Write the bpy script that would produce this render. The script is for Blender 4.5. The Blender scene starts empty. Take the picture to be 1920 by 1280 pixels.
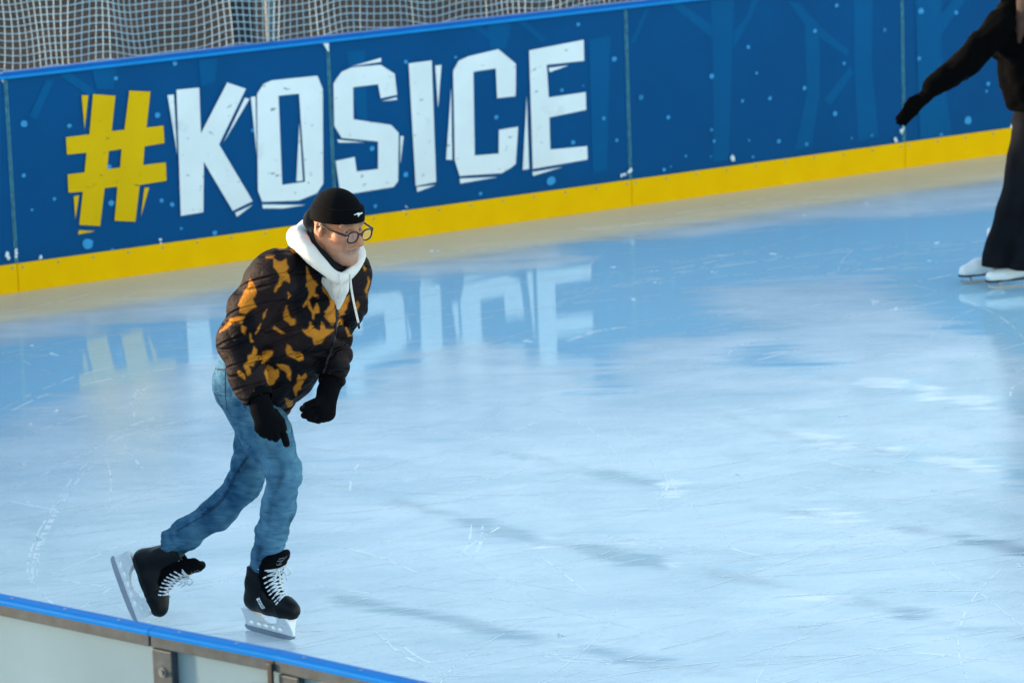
import bpy, bmesh, math, random
import numpy as np
from mathutils import Vector, Matrix
from mathutils.bvhtree import BVHTree
from mathutils.geometry import tessellate_polygon

random.seed(7)
RNG = np.random.default_rng(7)
scene = bpy.context.scene
COL = scene.collection

# ------------------------------------------------------------------ camera
FPX, PITCH, ROLL, CAMH = 8000.0, 0.2117, -0.0357, 4.5015
fw = np.array([0, math.cos(PITCH), -math.sin(PITCH)])
_rt = np.array([1.0, 0, 0]); _up = np.array([0, math.sin(PITCH), math.cos(PITCH)])
rt = math.cos(ROLL) * _rt + math.sin(ROLL) * _up
up = -math.sin(ROLL) * _rt + math.cos(ROLL) * _up
CAM = np.array([0, 0, CAMH])

cd = bpy.data.cameras.new('camera')
cam = bpy.data.objects.new('camera', cd)
COL.objects.link(cam)
M = Matrix.Identity(4)
for i in range(3):
    M[i][0] = rt[i]; M[i][1] = up[i]; M[i][2] = -fw[i]; M[i][3] = CAM[i]
cam.matrix_world = M
cd.sensor_width = 36.0
cd.lens = FPX / 1920 * 36.0
cd.clip_end = 3000
cd.dof.use_dof = True
cd.dof.focus_distance = 15.75
cd.dof.aperture_fstop = 5.0
scene.camera = cam


def ray(x, y):
    return fw + rt * (x - 960) / FPX - up * (y - 640) / FPX


def on_z(x, y, z=0.0):
    d = ray(x, y)
    return CAM + d * ((z - CAMH) / d[2])


def on_y(x, y, Y):
    d = ray(x, y)
    return CAM + d * (Y / d[1])


def to_px(P):
    d = np.asarray(P) - CAM
    z = d @ fw
    return 960 + FPX * (d @ rt) / z, 640 - FPX * (d @ up) / z


# ------------------------------------------------------------------ light
SUN_EL, SUN_AZ_FROM = math.radians(6.0), np.array([-0.95, 0.31])
scene.world = bpy.data.worlds.new('World')
scene.world.use_nodes = True
wn = scene.world.node_tree
bg = wn.nodes['Background']
sky = wn.nodes.new('ShaderNodeTexSky')
sky.sky_type = 'NISHITA'
sky.sun_disc = False
sky.sun_elevation = SUN_EL
sky.sun_rotation = math.atan2(SUN_AZ_FROM[0], SUN_AZ_FROM[1])
sky.altitude = 200
sky.air_density = 1.0
sky.dust_density = 0.6
sky.ozone_density = 1.0
wn.links.new(sky.outputs['Color'], bg.inputs['Color'])
bg.inputs['Strength'].default_value = 0.15
sl = bpy.data.lights.new('sun', 'SUN')
sl.energy = 1.5
sl.angle = math.radians(4.0)
sl.color = (1.0, 0.78, 0.55)
so = bpy.data.objects.new('sun', sl)
COL.objects.link(so)
sdir = Vector((SUN_AZ_FROM[0] * math.cos(SUN_EL), SUN_AZ_FROM[1] * math.cos(SUN_EL), math.sin(SUN_EL)))
so.rotation_euler = sdir.to_track_quat('Z', 'Y').to_euler()
so.location = (-20, -15, 20)
vs = scene.view_settings
vs.view_transform = 'Standard'
vs.look = 'None'
vs.exposure = 2.3
vs.gamma = 1.0
scene.cycles.use_denoising = True


# ------------------------------------------------------------------ helpers
def lin(c):
    return tuple(((v / 255) / 12.92 if v <= 10 else (((v / 255) + .055) / 1.055) ** 2.4) for v in c)


class NT:
    """short hand for a node material"""

    def __init__(self, name):
        self.m = bpy.data.materials.new(name)
        self.m.use_nodes = True
        self.t = self.m.node_tree
        self.b = self.t.nodes['Principled BSDF']
        self.out = self.t.nodes['Material Output']

    def n(self, kind, **kw):
        nd = self.t.nodes.new('ShaderNode' + kind)
        for k, v in kw.items():
            if hasattr(nd, k):
                setattr(nd, k, v)
            else:
                nd.inputs[k.replace('_', ' ')].default_value = v
        return nd

    def l(self, a, b):
        self.t.links.new(a, b)

    def coords(self, scale=(1, 1, 1), rot=(0, 0, 0), kind='Object'):
        tc = self.n('TexCoord')
        mp = self.n('Mapping')
        mp.inputs['Scale'].default_value = scale
        mp.inputs['Rotation'].default_value = rot
        self.l(tc.outputs[kind], mp.inputs['Vector'])
        return mp.outputs['Vector']

    def noise(self, vec, scale, detail=4, rough=.55, dist=0.0):
        nd = self.n('TexNoise')
        nd.inputs['Scale'].default_value = scale
        nd.inputs['Detail'].default_value = detail
        nd.inputs['Roughness'].default_value = rough
        nd.inputs['Distortion'].default_value = dist
        self.l(vec, nd.inputs['Vector'])
        return nd.outputs['Fac']

    def ramp(self, fac, stops):
        r = self.n('ValToRGB')
        e = r.color_ramp.elements
        while len(e) < len(stops):
            e.new(0.5)
        for k, (p, c) in enumerate(stops):
            e[k].position = p
            e[k].color = (*c, 1) if len(c) == 3 else c
        self.l(fac, r.inputs['Fac'])
        return r.outputs['Color']

    def mix(self, fac, a, b, blend='MIX'):
        nd = self.n('MixRGB', blend_type=blend)
        for i, v in ((0, fac), (1, a), (2, b)):
            if hasattr(v, 'node'):
                self.l(v, nd.inputs[i])
            else:
                nd.inputs[i].default_value = v if i == 0 else (*v, 1)
        return nd.outputs[0]

    def math(self, op, a, b=0.0, clamp=False):
        nd = self.n('Math', operation=op)
        nd.use_clamp = clamp
        for i, v in ((0, a), (1, b)):
            if hasattr(v, 'node'):
                self.l(v, nd.inputs[i])
            else:
                nd.inputs[i].default_value = v
        return nd.outputs[0]

    def bump(self, h, strength=.3, dist=.01, prev=None):
        nd = self.n('Bump')
        nd.inputs['Strength'].default_value = strength
        nd.inputs['Distance'].default_value = dist
        self.l(h, nd.inputs['Height'])
        if prev is not None:
            self.l(prev, nd.inputs['Normal'])
        return nd.outputs['Normal']

    def attr(self, name):
        nd = self.n('Attribute')
        nd.attribute_name = name
        return nd


def simple(name, rgb, rough=.5, var=.12, vscale=18, bump=0.0, bscale=60, metal=0.0, spec=.5, coords=(1, 1, 1)):
    t = NT(name)
    c = lin(rgb)
    v = t.coords(coords)
    f = t.noise(v, vscale, 5)
    col = t.ramp(f, [(.25, tuple(x * (1 - var) for x in c)), (.75, tuple(min(1, x * (1 + var)) for x in c))])
    t.l(col, t.b.inputs['Base Color'])
    t.b.inputs['Roughness'].default_value = rough
    t.b.inputs['Metallic'].default_value = metal
    t.b.inputs['Specular IOR Level'].default_value = spec
    if bump:
        t.l(t.bump(t.noise(v, bscale, 3), bump, .004), t.b.inputs['Normal'])
    return t.m


def link(name, verts, faces, mats, parent=None, smooth=False, fmat=None, loc=None):
    me = bpy.data.meshes.new(name)
    me.from_pydata([tuple(map(float, v)) for v in verts], [], [tuple(map(int, f)) for f in faces])
    if not isinstance(mats, (list, tuple)):
        mats = [mats]
    for m in mats:
        me.materials.append(m)
    if fmat is not None:
        me.polygons.foreach_set('material_index', np.asarray(fmat, dtype=np.int32))
    if smooth:
        me.polygons.foreach_set('use_smooth', np.ones(len(me.polygons), dtype=bool))
    me.update()
    o = bpy.data.objects.new(name, me)
    COL.objects.link(o)
    if parent is not None:
        o.parent = parent
    if loc is not None:
        o.location = loc
    return o


def empty(name, loc, label, cat, group=None):
    o = bpy.data.objects.new(name, None)
    o.empty_display_size = .2
    COL.objects.link(o)
    o.location = loc
    return tag(o, label, cat, group)


def tag(o, label, cat, group=None):
    o['label'] = label
    o['category'] = cat
    if group:
        o['group'] = group
    return o


class MB:
    """collects plain shapes into one mesh"""

    def __init__(self):
        self.v, self.f, self.m = [], [], []

    def add(self, v, f, m=0):
        o = len(self.v)
        self.v += [tuple(map(float, p)) for p in v]
        self.f += [tuple(i + o for i in q) for q in f]
        self.m += [m] * len(f)
        return self

    def box(self, o, ax, ay, az, m=0, bevel=0.0):
        """box: corner o and three edge vectors"""
        o, ax, ay, az = (np.asarray(q, float) for q in (o, ax, ay, az))
        if bevel <= 0:
            v = [o, o + ax, o + ax + ay, o + ay]
            v += [p + az for p in v]
            self.add(v, [(3, 2, 1, 0), (4, 5, 6, 7), (0, 1, 5, 4), (1, 2, 6, 5), (2, 3, 7, 6), (3, 0, 4, 7)], m)
        else:
            bm = bmesh.new()
            v = [o, o + ax, o + ax + ay, o + ay]
            v += [p + az for p in v]
            vs_ = [bm.verts.new(tuple(p)) for p in v]
            for q in [(3, 2, 1, 0), (4, 5, 6, 7), (0, 1, 5, 4), (1, 2, 6, 5), (2, 3, 7, 6), (3, 0, 4, 7)]:
                bm.faces.new([vs_[i] for i in q])
            bmesh.ops.recalc_face_normals(bm, faces=bm.faces[:])
            bmesh.ops.bevel(bm, geom=bm.edges[:], offset=bevel, segments=2, affect='EDGES', profile=.5)
            bm.verts.index_update()
            self.add([x.co for x in bm.verts], [[x.index for x in q.verts] for q in bm.faces], m)
            bm.free()
        return self

    def tube(self, pts, r, n=6, m=0, cap=True):
        pts = [np.asarray(p, float) for p in pts]
        rs = r if hasattr(r, '__len__') else [r] * len(pts)
        V, F = [], []
        prev = None
        for i, p in enumerate(pts):
            d = pts[min(i + 1, len(pts) - 1)] - pts[max(i - 1, 0)]
            d = d / (np.linalg.norm(d) + 1e-12)
            if prev is None:
                a = np.cross(d, [0, 0, 1.0])
                if np.linalg.norm(a) < 1e-3:
                    a = np.cross(d, [1.0, 0, 0])
            else:
                a = prev - d * (prev @ d)
            a = a / np.linalg.norm(a)
            prev = a
            b = np.cross(d, a)
            for k in range(n):
                t = 2 * math.pi * k / n
                V.append(p + rs[i] * (a * math.cos(t) + b * math.sin(t)))
        for i in range(len(pts) - 1):
            for k in range(n):
                k2 = (k + 1) % n
                F.append((i * n + k, i * n + k2, (i + 1) * n + k2, (i + 1) * n + k))
        if cap:
            F.append(tuple(range(n))[::-1])
            F.append(tuple(range((len(pts) - 1) * n, len(pts) * n)))
        return self.add(V, F, m)

    def poly(self, outer, holes=(), m=0, thick=None):
        """flat polygon with holes from 3-d points; thick = offset vector towards the back"""
        loops = [[Vector(tuple(map(float, p))) for p in q] for q in [outer, *holes]]
        tri = tessellate_polygon(loops)
        pts = [p for q in loops for p in q]
        self.add(pts, tri, m)
        if thick is not None:
            t = Vector(tuple(map(float, thick)))
            for q in loops:
                n = len(q)
                for i in range(n):
                    a, b = q[i], q[(i + 1) % n]
                    self.add([a, b, b + t, a + t], [(0, 1, 2, 3)], m)
        return self

    def build(self, name, mats, parent=None, smooth=False, loc=None):
        return link(name, self.v, self.f, mats, parent, smooth, self.m, loc)


# ------------------------------------------------------------------ field modelling (surface nets)
class Field:
    def __init__(self, lo, hi, h):
        self.lo = np.asarray(lo, float)
        self.h = h
        n = np.ceil((np.asarray(hi) - self.lo) / h).astype(int) + 1
        ax = [self.lo[i] + h * np.arange(n[i]) for i in range(3)]
        self.P = np.stack(np.meshgrid(*ax, indexing='ij'), -1).astype(np.float32)
        self.F = np.full(tuple(n), 10.0, np.float32)

    @staticmethod
    def smin(a, b, k):
        if k <= 0:
            return np.minimum(a, b)
        h = np.clip(k - np.abs(a - b), 0, None) / k
        return np.minimum(a, b) - h * h * k * .25

    def add(self, d, k=.02):
        self.F = self.smin(self.F, d.astype(np.float32), k)
        return self

    def cut(self, d, k=.01):
        self.F = -self.smin(-self.F, d.astype(np.float32), k)
        return self

    def cone(self, a, b, ra, rb, sq=None):
        """round cone distance; sq = (axis, factor) squashes the section along an axis"""
        a = np.asarray(a, np.float32); b = np.asarray(b, np.float32)
        ba = b - a
        pa = self.P - a
        t = np.clip(pa @ ba / max(float(ba @ ba), 1e-9), 0, 1)
        q = pa - t[..., None] * ba
        if sq is not None:
            ax = np.asarray(sq[0], np.float32); ax = ax / np.linalg.norm(ax)
            c = q @ ax
            q = q + (c * (1 / sq[1] - 1))[..., None] * ax
        r = ra + (rb - ra) * t
        return np.sqrt((q * q).sum(-1)) - r

    def ell(self, c, r, A=None):
        q = self.P - np.asarray(c, np.float32)
        if A is not None:
            q = q @ np.asarray(A, np.float32).T
        r = np.asarray(r, np.float32)
        k0 = np.sqrt(((q / r) ** 2).sum(-1))
        k1 = np.sqrt(((q / (r * r)) ** 2).sum(-1)) + 1e-9
        return k0 * (k0 - 1) / k1

    def chain(self, pts, rs, k=.02, sq=None):
        for i in range(len(pts) - 1):
            self.add(self.cone(pts[i], pts[i + 1], rs[i], rs[i + 1], sq), k if i else k)
        return self

    def disp(self, fn, w=.03):
        m = np.abs(self.F) < w
        self.F[m] += fn(self.P[m]).astype(np.float32)
        return self

    def plane(self, p, n):
        n = np.asarray(n, np.float32); n = n / np.linalg.norm(n)
        return (self.P - np.asarray(p, np.float32)) @ n

    def mesh(self, smooth_it=1):
        F, h = self.F, self.h
        S = F < 0
        nx, ny, nz = F.shape
        cs = np.zeros((nx - 1, ny - 1, nz - 1), np.int8)
        for dx in (0, 1):
            for dy in (0, 1):
                for dz in (0, 1):
                    cs += S[dx:nx - 1 + dx, dy:ny - 1 + dy, dz:nz - 1 + dz]
        act = (cs > 0) & (cs < 8)
        idx = -np.ones(act.shape, np.int64)
        I = np.argwhere(act)
        idx[act] = np.arange(len(I))
        acc = np.zeros((len(I), 3)); cnt = np.zeros(len(I))
        corners = [(i, j, k) for i in (0, 1) for j in (0, 1) for k in (0, 1)]
        for a in corners:
            for ax in range(3):
                if a[ax]:
                    continue
                b = list(a); b[ax] = 1
                fa = F[I[:, 0] + a[0], I[:, 1] + a[1], I[:, 2] + a[2]]
                fb = F[I[:, 0] + b[0], I[:, 1] + b[1], I[:, 2] + b[2]]
                m = (fa < 0) != (fb < 0)
                t = np.where(m, fa / np.where(np.abs(fa - fb) < 1e-12, 1, fa - fb), 0)
                p = np.array(a, float)[None] + np.zeros((len(I), 3))
                p[:, ax] = t
                acc[m] += p[m]; cnt[m] += 1
        V = self.lo + h * (I + acc / cnt[:, None])
        faces = []
        for ax in range(3):
            u, w = [(1, 2), (2, 0), (0, 1)][ax]
            s0 = np.take(S, range(0, S.shape[ax] - 1), ax)
            s1 = np.take(S, range(1, S.shape[ax]), ax)
            E = np.argwhere(s0 != s1)
            ok = (E[:, u] > 0) & (E[:, w] > 0) & (E[:, u] < F.shape[u] - 1) & (E[:, w] < F.shape[w] - 1)
            E = E[ok]
            ins = S[E[:, 0], E[:, 1], E[:, 2]]
            q = []
            for du, dw in ((-1, -1), (0, -1), (0, 0), (-1, 0)):
                c = E.copy()
                c[:, u] += du; c[:, w] += dw
                q.append(idx[c[:, 0], c[:, 1], c[:, 2]])
            q = np.stack(q, 1)
            q[~ins] = q[~ins][:, ::-1]
            faces.append(q)
        Fc = np.concatenate(faces)
        for _ in range(smooth_it):
            e = np.concatenate([Fc[:, [0, 1]], Fc[:, [1, 2]], Fc[:, [2, 3]], Fc[:, [3, 0]]])
            s = np.zeros_like(V); c = np.zeros(len(V))
            np.add.at(s, e[:, 0], V[e[:, 1]]); np.add.at(c, e[:, 0], 1)
            np.add.at(s, e[:, 1], V[e[:, 0]]); np.add.at(c, e[:, 1], 1)
            V = V * .5 + .5 * s / np.maximum(c, 1)[:, None]
        return V, Fc


def wob(P, freq, seed, n=7, axis=None, stretch=1.0):
    """cheap smooth noise (sum of random sines); axis + stretch: lower frequency along the other directions"""
    r = np.random.default_rng(seed)
    out = np.zeros(P.shape[:-1], np.float32)
    for _ in range(n):
        k = r.normal(size=3)
        k /= np.linalg.norm(k)
        if axis is not None:
            a = np.asarray(axis) / np.linalg.norm(axis)
            c = k @ a
            k = (k - a * c) / stretch + a * (np.sign(c) if c else 1) * (.7 + .3 * abs(c))
        k = k * freq * r.uniform(.6, 1.5)
        out += np.sin(P @ k.astype(np.float32) + r.uniform(0, 6.28))
    return out / math.sqrt(n)


def field_obj(name, V, Fc, mat, parent, attr=None):
    o = link(name, V, Fc, mat, parent, True)
    if attr is not None:
        for k, a in attr.items():
            if a.ndim == 1:
                at = o.data.attributes.new(k, 'FLOAT', 'POINT')
                at.data.foreach_set('value', a.astype(np.float32))
            else:
                at = o.data.attributes.new(k, 'FLOAT_COLOR', 'POINT')
                c = np.ones((len(a), 4), np.float32); c[:, :3] = a
                at.data.foreach_set('color', c.ravel())
    return o


def seg_dist(Q, poly, closed=True):
    """distance of 2-d points Q to a polyline / polygon outline"""
    poly = np.asarray(poly, float)
    n = len(poly)
    best = np.full(len(Q), 1e9)
    for i in range(n if closed else n - 1):
        a, b = poly[i], poly[(i + 1) % n]
        ba = b - a
        t = np.clip(((Q - a) @ ba) / max(ba @ ba, 1e-12), 0, 1)
        best = np.minimum(best, np.hypot(*(Q - a - t[:, None] * ba).T))
    return best


def inside(Q, poly):
    poly = np.asarray(poly, float)
    c = np.zeros(len(Q), bool)
    n = len(poly)
    for i in range(n):
        (x1, y1), (x2, y2) = poly[i], poly[(i + 1) % n]
        m = (y1 > Q[:, 1]) != (y2 > Q[:, 1])
        c ^= m & (Q[:, 0] < (x2 - x1) * (Q[:, 1] - y1) / ((y2 - y1) if y2 != y1 else 1e-9) + x1)
    return c


def sdist(Q, poly):
    d = seg_dist(Q, poly)
    return np.where(inside(Q, poly), -d, d)


def catmull(pts, n=8):
    pts = [np.asarray(p, float) for p in pts]
    q = [2 * pts[0] - pts[1], *pts, 2 * pts[-1] - pts[-2]]
    out = []
    for i in range(1, len(q) - 2):
        for k in range(n):
            t = k / n
            a, b, c, d = q[i - 1], q[i], q[i + 1], q[i + 2]
            out.append(.5 * (2 * b + (c - a) * t + (2 * a - 5 * b + 4 * c - d) * t * t + (3 * b - a - 3 * c + d) * t ** 3))
    out.append(pts[-1])
    return out


# ------------------------------------------------------------------ rink geometry
BX, BY, BTH, BW, BH, BK = -2.6646, 22.672, 0.5151, 1.9477, 1.2, 0.1583
bu = np.array([math.cos(BTH), math.sin(BTH), 0])           # along the far boards
bn = np.array([math.sin(BTH), -math.cos(BTH), 0])          # from the boards to the ice
B0 = np.array([BX, BY, 0.0])
UZ = np.array([0, 0, 1.0])


def bd(u, z, n=0.0):
    return B0 + bu * u + UZ * z + bn * n


def on_board(x, y, n=0.0):
    d = ray(x, y)
    t = ((B0 + bn * n - CAM) @ bn) / (d @ bn)
    return CAM + d * t


# ---- ground beyond the rink: stone paving
t = NT('stone_paving')
v = t.coords((1, 1, 1), (0, 0, -BTH))
br = t.n('TexBrick')
br.inputs['Scale'].default_value = 1.0
br.inputs['Mortar Size'].default_value = .035
br.inputs['Mortar Smooth'].default_value = .3
br.inputs['Brick Width'].default_value = 1.5
br.inputs['Row Height'].default_value = .8
br.inputs['Color1'].default_value = (*lin((66, 53, 47)), 1)
br.inputs['Color2'].default_value = (*lin((36, 33, 35)), 1)
br.inputs['Mortar'].default_value = (*lin((16, 16, 20)), 1)
t.l(v, br.inputs['Vector'])
c = t.mix(.75, br.outputs['Color'], t.ramp(t.noise(v, .9, 5), [(.3, lin((110, 105, 110))), (.7, lin((255, 245, 235)))]), 'MULTIPLY')
t.l(c, t.b.inputs['Base Color'])
t.b.inputs['Roughness'].default_value = .9
t.b.inputs['Specular IOR Level'].default_value = .08
s = 600
g = link('ground', [(-s, -s, -.06), (s, -s, -.06), (s, s, -.06), (-s, s, -.06)], [(0, 1, 2, 3)], t.m)
g['kind'] = 'structure'

# ---- ice sheet: frost map held as a vertex attribute, fine streaks by noise
NU, NV, st = 430, 330, .045
us = -7.0 + st * np.arange(NU)
vv = 0.0 + st * np.arange(NV)
U, Vg = np.meshgrid(us, vv, indexing='ij')
IP = B0[None, None] + U[..., None] * bu + Vg[..., None] * bn
Q = IP.reshape(-1, 3)
px = np.stack(to_px(Q), 1)


def c5(p): return [(x / 2.207, 540 + y / 2.207) for x, y in p]
def c6(p): return [(640 + x / 2.909, 440 + y / 2.909) for x, y in p]
def c7(p): return [(1240 + x / 2.824, 500 + y / 2.824) for x, y in p]
def ice(p): return np.array([on_z(x, y)[:2] for x, y in p])


WET = [
    c5([(-200, 260), (0, 240), (250, 195), (560, 150), (960, 122), (1300, 110), (1300, 300), (900, 280), (760, 345), (560, 385), (380, 410), (250, 450), (100, 530), (0, 590), (-200, 640)]),
    c6([(-500, 230), (170, 220), (420, 240), (640, 215), (830, 200), (1000, 195), (1160, 165), (1270, 130), (1180, 90), (1050, 65), (1200, 40), (1400, 30), (1920, 5), (2600, -70), (3800, -150),
        (3800, 300), (3550, 260), (3300, 220), (2960, 230), (2350, 250), (2040, 300), (1990, 370), (2080, 460), (2400, 480), (2200, 520), (1920, 560), (1540, 590), (1560, 640), (1430, 720), (1500, 790), (1560, 840), (1400, 850), (1360, 700), (1160, 690),
        (1000, 640), (760, 585), (540, 620), (410, 660), (350, 700), (200, 760), (120, 800), (110, 860), (-100, 900), (-500, 800)]),
    c7([(1150, 75), (1350, 220), (1560, 330), (1750, 400), (1860, 480), (2100, 560), (2300, 500), (2300, -80), (1100, -20)]),
    c7([(350, 480), (470, 420), (640, 410), (720, 440), (660, 460), (880, 520), (760, 545), (560, 530), (400, 520)]),
    c7([(1280, 615), (1370, 620), (1360, 670), (1290, 650)]),
    c7([(1790, 720), (2000, 700), (2200, 800), (2000, 800)]),
    c7([(1290, 980), (1390, 985), (1360, 1030), (1300, 1020)]),
    c7([(1800, 1050), (2000, 1080), (2300, 1200), (2000, 1140), (1830, 1105)]),
]
sd = np.full(len(Q), 9.0)
for p in WET:
    sd = np.minimum(sd, sdist(Q[:, :2], ice(p)))
# dark reflections painted into the refrozen strips along the mat joints (parallel lines across the sheet)
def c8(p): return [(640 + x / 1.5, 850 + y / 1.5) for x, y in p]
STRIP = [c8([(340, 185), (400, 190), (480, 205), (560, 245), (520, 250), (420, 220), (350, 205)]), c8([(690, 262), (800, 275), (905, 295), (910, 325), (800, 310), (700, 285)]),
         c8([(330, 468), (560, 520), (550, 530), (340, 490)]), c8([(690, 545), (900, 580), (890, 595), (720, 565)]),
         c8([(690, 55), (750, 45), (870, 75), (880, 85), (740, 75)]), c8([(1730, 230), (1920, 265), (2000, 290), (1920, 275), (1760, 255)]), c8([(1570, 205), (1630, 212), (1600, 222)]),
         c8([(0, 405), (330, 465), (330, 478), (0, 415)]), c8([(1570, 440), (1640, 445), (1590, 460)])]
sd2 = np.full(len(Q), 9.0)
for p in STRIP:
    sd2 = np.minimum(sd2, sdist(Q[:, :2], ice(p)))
CHIP_GLINT = [c7([(1080, 590), (1280, 600), (1280, 640), (1100, 630)]), c7([(1370, 620), (1440, 620), (1490, 665), (1450, 695), (1365, 680)]), c7([(1570, 710), (1640, 690), (1780, 710), (1770, 750), (1650, 750)]),
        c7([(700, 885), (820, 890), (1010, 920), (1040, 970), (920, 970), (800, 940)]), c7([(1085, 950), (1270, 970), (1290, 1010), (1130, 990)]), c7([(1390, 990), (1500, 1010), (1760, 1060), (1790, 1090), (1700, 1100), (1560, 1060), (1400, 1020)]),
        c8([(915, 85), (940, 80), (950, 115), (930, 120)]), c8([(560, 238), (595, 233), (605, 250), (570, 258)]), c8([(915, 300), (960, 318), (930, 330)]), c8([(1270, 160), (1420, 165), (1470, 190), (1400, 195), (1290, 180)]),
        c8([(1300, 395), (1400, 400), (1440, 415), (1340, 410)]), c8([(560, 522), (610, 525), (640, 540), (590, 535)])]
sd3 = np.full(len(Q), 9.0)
for p in CHIP_GLINT:
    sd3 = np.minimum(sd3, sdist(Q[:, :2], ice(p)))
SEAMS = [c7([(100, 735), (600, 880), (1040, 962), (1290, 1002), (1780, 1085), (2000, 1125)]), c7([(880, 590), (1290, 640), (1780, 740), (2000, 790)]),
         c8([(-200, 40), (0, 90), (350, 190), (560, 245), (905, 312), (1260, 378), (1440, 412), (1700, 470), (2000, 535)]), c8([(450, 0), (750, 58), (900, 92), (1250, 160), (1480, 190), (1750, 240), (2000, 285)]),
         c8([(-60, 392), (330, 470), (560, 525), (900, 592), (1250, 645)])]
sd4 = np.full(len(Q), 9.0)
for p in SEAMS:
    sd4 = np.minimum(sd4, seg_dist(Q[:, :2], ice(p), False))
idx = np.arange(NU * NV).reshape(NU, NV)
fc = np.stack([idx[:-1, :-1], idx[:-1, 1:], idx[1:, 1:], idx[1:, :-1]], -1).reshape(-1, 4)

t = NT('rink_ice')
geo = t.n('NewGeometry')
def wcoord(scale, rot):
    mp = t.n('Mapping')
    mp.inputs['Scale'].default_value = scale
    mp.inputs['Rotation'].default_value = rot
    t.l(geo.outputs['Position'], mp.inputs['Vector'])
    return mp.outputs['Vector']
# streaks run mostly across the picture with a few directions
va = wcoord((.55, 3.2, 1), (0, 0, -.42))
vb = wcoord((.35, 4.5, 1), (0, 0, .25))
vc = wcoord((1, 1, 1), (0, 0, 0))
na = t.noise(va, 2.2, 8, .62, .3)
nb = t.noise(vb, 3.0, 8, .65, .2)
nc = t.noise(vc, .7, 6, .55)
at = t.attr('wet_edge')
edge = at.outputs['Fac']
n1 = t.math('SUBTRACT', t.math('ADD', na, nb), 1.0)
n1 = t.math('MULTIPLY', n1, .75)
f = t.math('ADD', t.math('MULTIPLY', edge, -1.0), n1)
wet = t.n('MapRange'); wet.interpolation_type = 'SMOOTHSTEP'
wet.inputs['From Min'].default_value = -.16; wet.inputs['From Max'].default_value = .18
t.l(f, wet.inputs['Value'])
wetm = wet.outputs['Result']
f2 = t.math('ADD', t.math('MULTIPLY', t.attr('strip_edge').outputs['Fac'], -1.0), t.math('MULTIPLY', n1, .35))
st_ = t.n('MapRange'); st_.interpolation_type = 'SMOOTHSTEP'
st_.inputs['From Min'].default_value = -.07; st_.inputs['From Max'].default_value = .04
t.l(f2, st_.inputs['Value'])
f3 = t.math('ADD', t.math('MULTIPLY', t.attr('chip_glint_edge').outputs['Fac'], -1.0), t.math('MULTIPLY', n1, .5))
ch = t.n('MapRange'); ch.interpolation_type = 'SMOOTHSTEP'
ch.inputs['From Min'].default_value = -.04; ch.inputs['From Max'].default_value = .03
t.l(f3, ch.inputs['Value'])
ncl = t.n('MapRange'); ncl.inputs['From Min'].default_value = .36; ncl.inputs['From Max'].default_value = .64
t.l(t.noise(wcoord((1, 1.5, 1), (0, 0, .3)), 1.3, 7, .62, .5), ncl.inputs['Value'])
frost = t.mix(ncl.outputs['Result'], (.54, .66, .71), (.83, .87, .89))
vd = wcoord((1.2, 9, 1), (0, 0, -.2))
nd_ = t.n('MapRange'); nd_.inputs['From Min'].default_value = .40; nd_.inputs['From Max'].default_value = .66
t.l(t.noise(vd, 6, 6, .7), nd_.inputs['Value'])
frost = t.mix(t.math('MULTIPLY', nd_.outputs['Result'], .30), frost, (.84, .89, .93))
streak = t.n('MapRange'); streak.inputs['From Min'].default_value = .55; streak.inputs['From Max'].default_value = .8
t.l(nb, streak.inputs['Value'])
frost = t.mix(t.math('MULTIPLY', streak.outputs['Result'], .55), frost, (.86, .91, .94))
dk = t.n('MapRange'); dk.inputs['From Min'].default_value = .44; dk.inputs['From Max'].default_value = .28
t.l(na, dk.inputs['Value'])
frost = t.mix(t.math('MULTIPLY', dk.outputs['Result'], .5), frost, (.40, .55, .66))
wetc = t.mix(nc, (.40, .68, .82), (.49, .75, .87))
col = t.mix(wetm, frost, wetc)
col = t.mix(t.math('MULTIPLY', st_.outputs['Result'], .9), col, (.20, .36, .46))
col = t.mix(t.math('MULTIPLY', ch.outputs['Result'], .95), col, (.99, .99, .99))  # bright reflections on the ice chips, painted white
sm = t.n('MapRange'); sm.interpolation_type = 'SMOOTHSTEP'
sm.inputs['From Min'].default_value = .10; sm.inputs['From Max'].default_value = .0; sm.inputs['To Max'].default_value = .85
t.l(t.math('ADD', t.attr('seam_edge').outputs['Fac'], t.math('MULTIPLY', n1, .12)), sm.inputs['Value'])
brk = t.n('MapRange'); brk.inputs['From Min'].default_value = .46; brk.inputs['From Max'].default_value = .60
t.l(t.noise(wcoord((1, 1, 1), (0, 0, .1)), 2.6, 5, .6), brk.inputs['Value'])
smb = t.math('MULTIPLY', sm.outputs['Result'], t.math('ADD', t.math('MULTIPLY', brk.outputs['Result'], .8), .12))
col = t.mix(smb, col, t.mix(nc, (.26, .42, .52), (.60, .58, .60)))  # mat joints, with reflections of the distant scene painted in grey and pink
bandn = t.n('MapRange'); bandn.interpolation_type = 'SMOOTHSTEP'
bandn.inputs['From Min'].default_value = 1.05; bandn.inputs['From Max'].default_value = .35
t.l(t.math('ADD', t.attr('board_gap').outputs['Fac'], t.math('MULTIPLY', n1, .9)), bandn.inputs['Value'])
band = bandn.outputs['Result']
col = t.mix(t.math('MULTIPLY', band, .85), col, (.56, .56, .50))  # bare ice by the boards, with the kick strips' yellow reflection tinted in
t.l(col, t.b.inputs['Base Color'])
rr = t.n('MapRange')
rr.inputs['To Min'].default_value = .21; rr.inputs['To Max'].default_value = .03
wsum = t.math('MAXIMUM', t.math('MAXIMUM', wetm, t.math('MULTIPLY', band, .72)), t.math('MULTIPLY', st_.outputs['Result'], .6))
t.l(wsum, rr.inputs['Value'])
t.l(rr.outputs['Result'], t.b.inputs['Roughness'])
t.b.inputs['IOR'].default_value = 1.42
bmp = t.bump(na, .05, .01)
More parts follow.
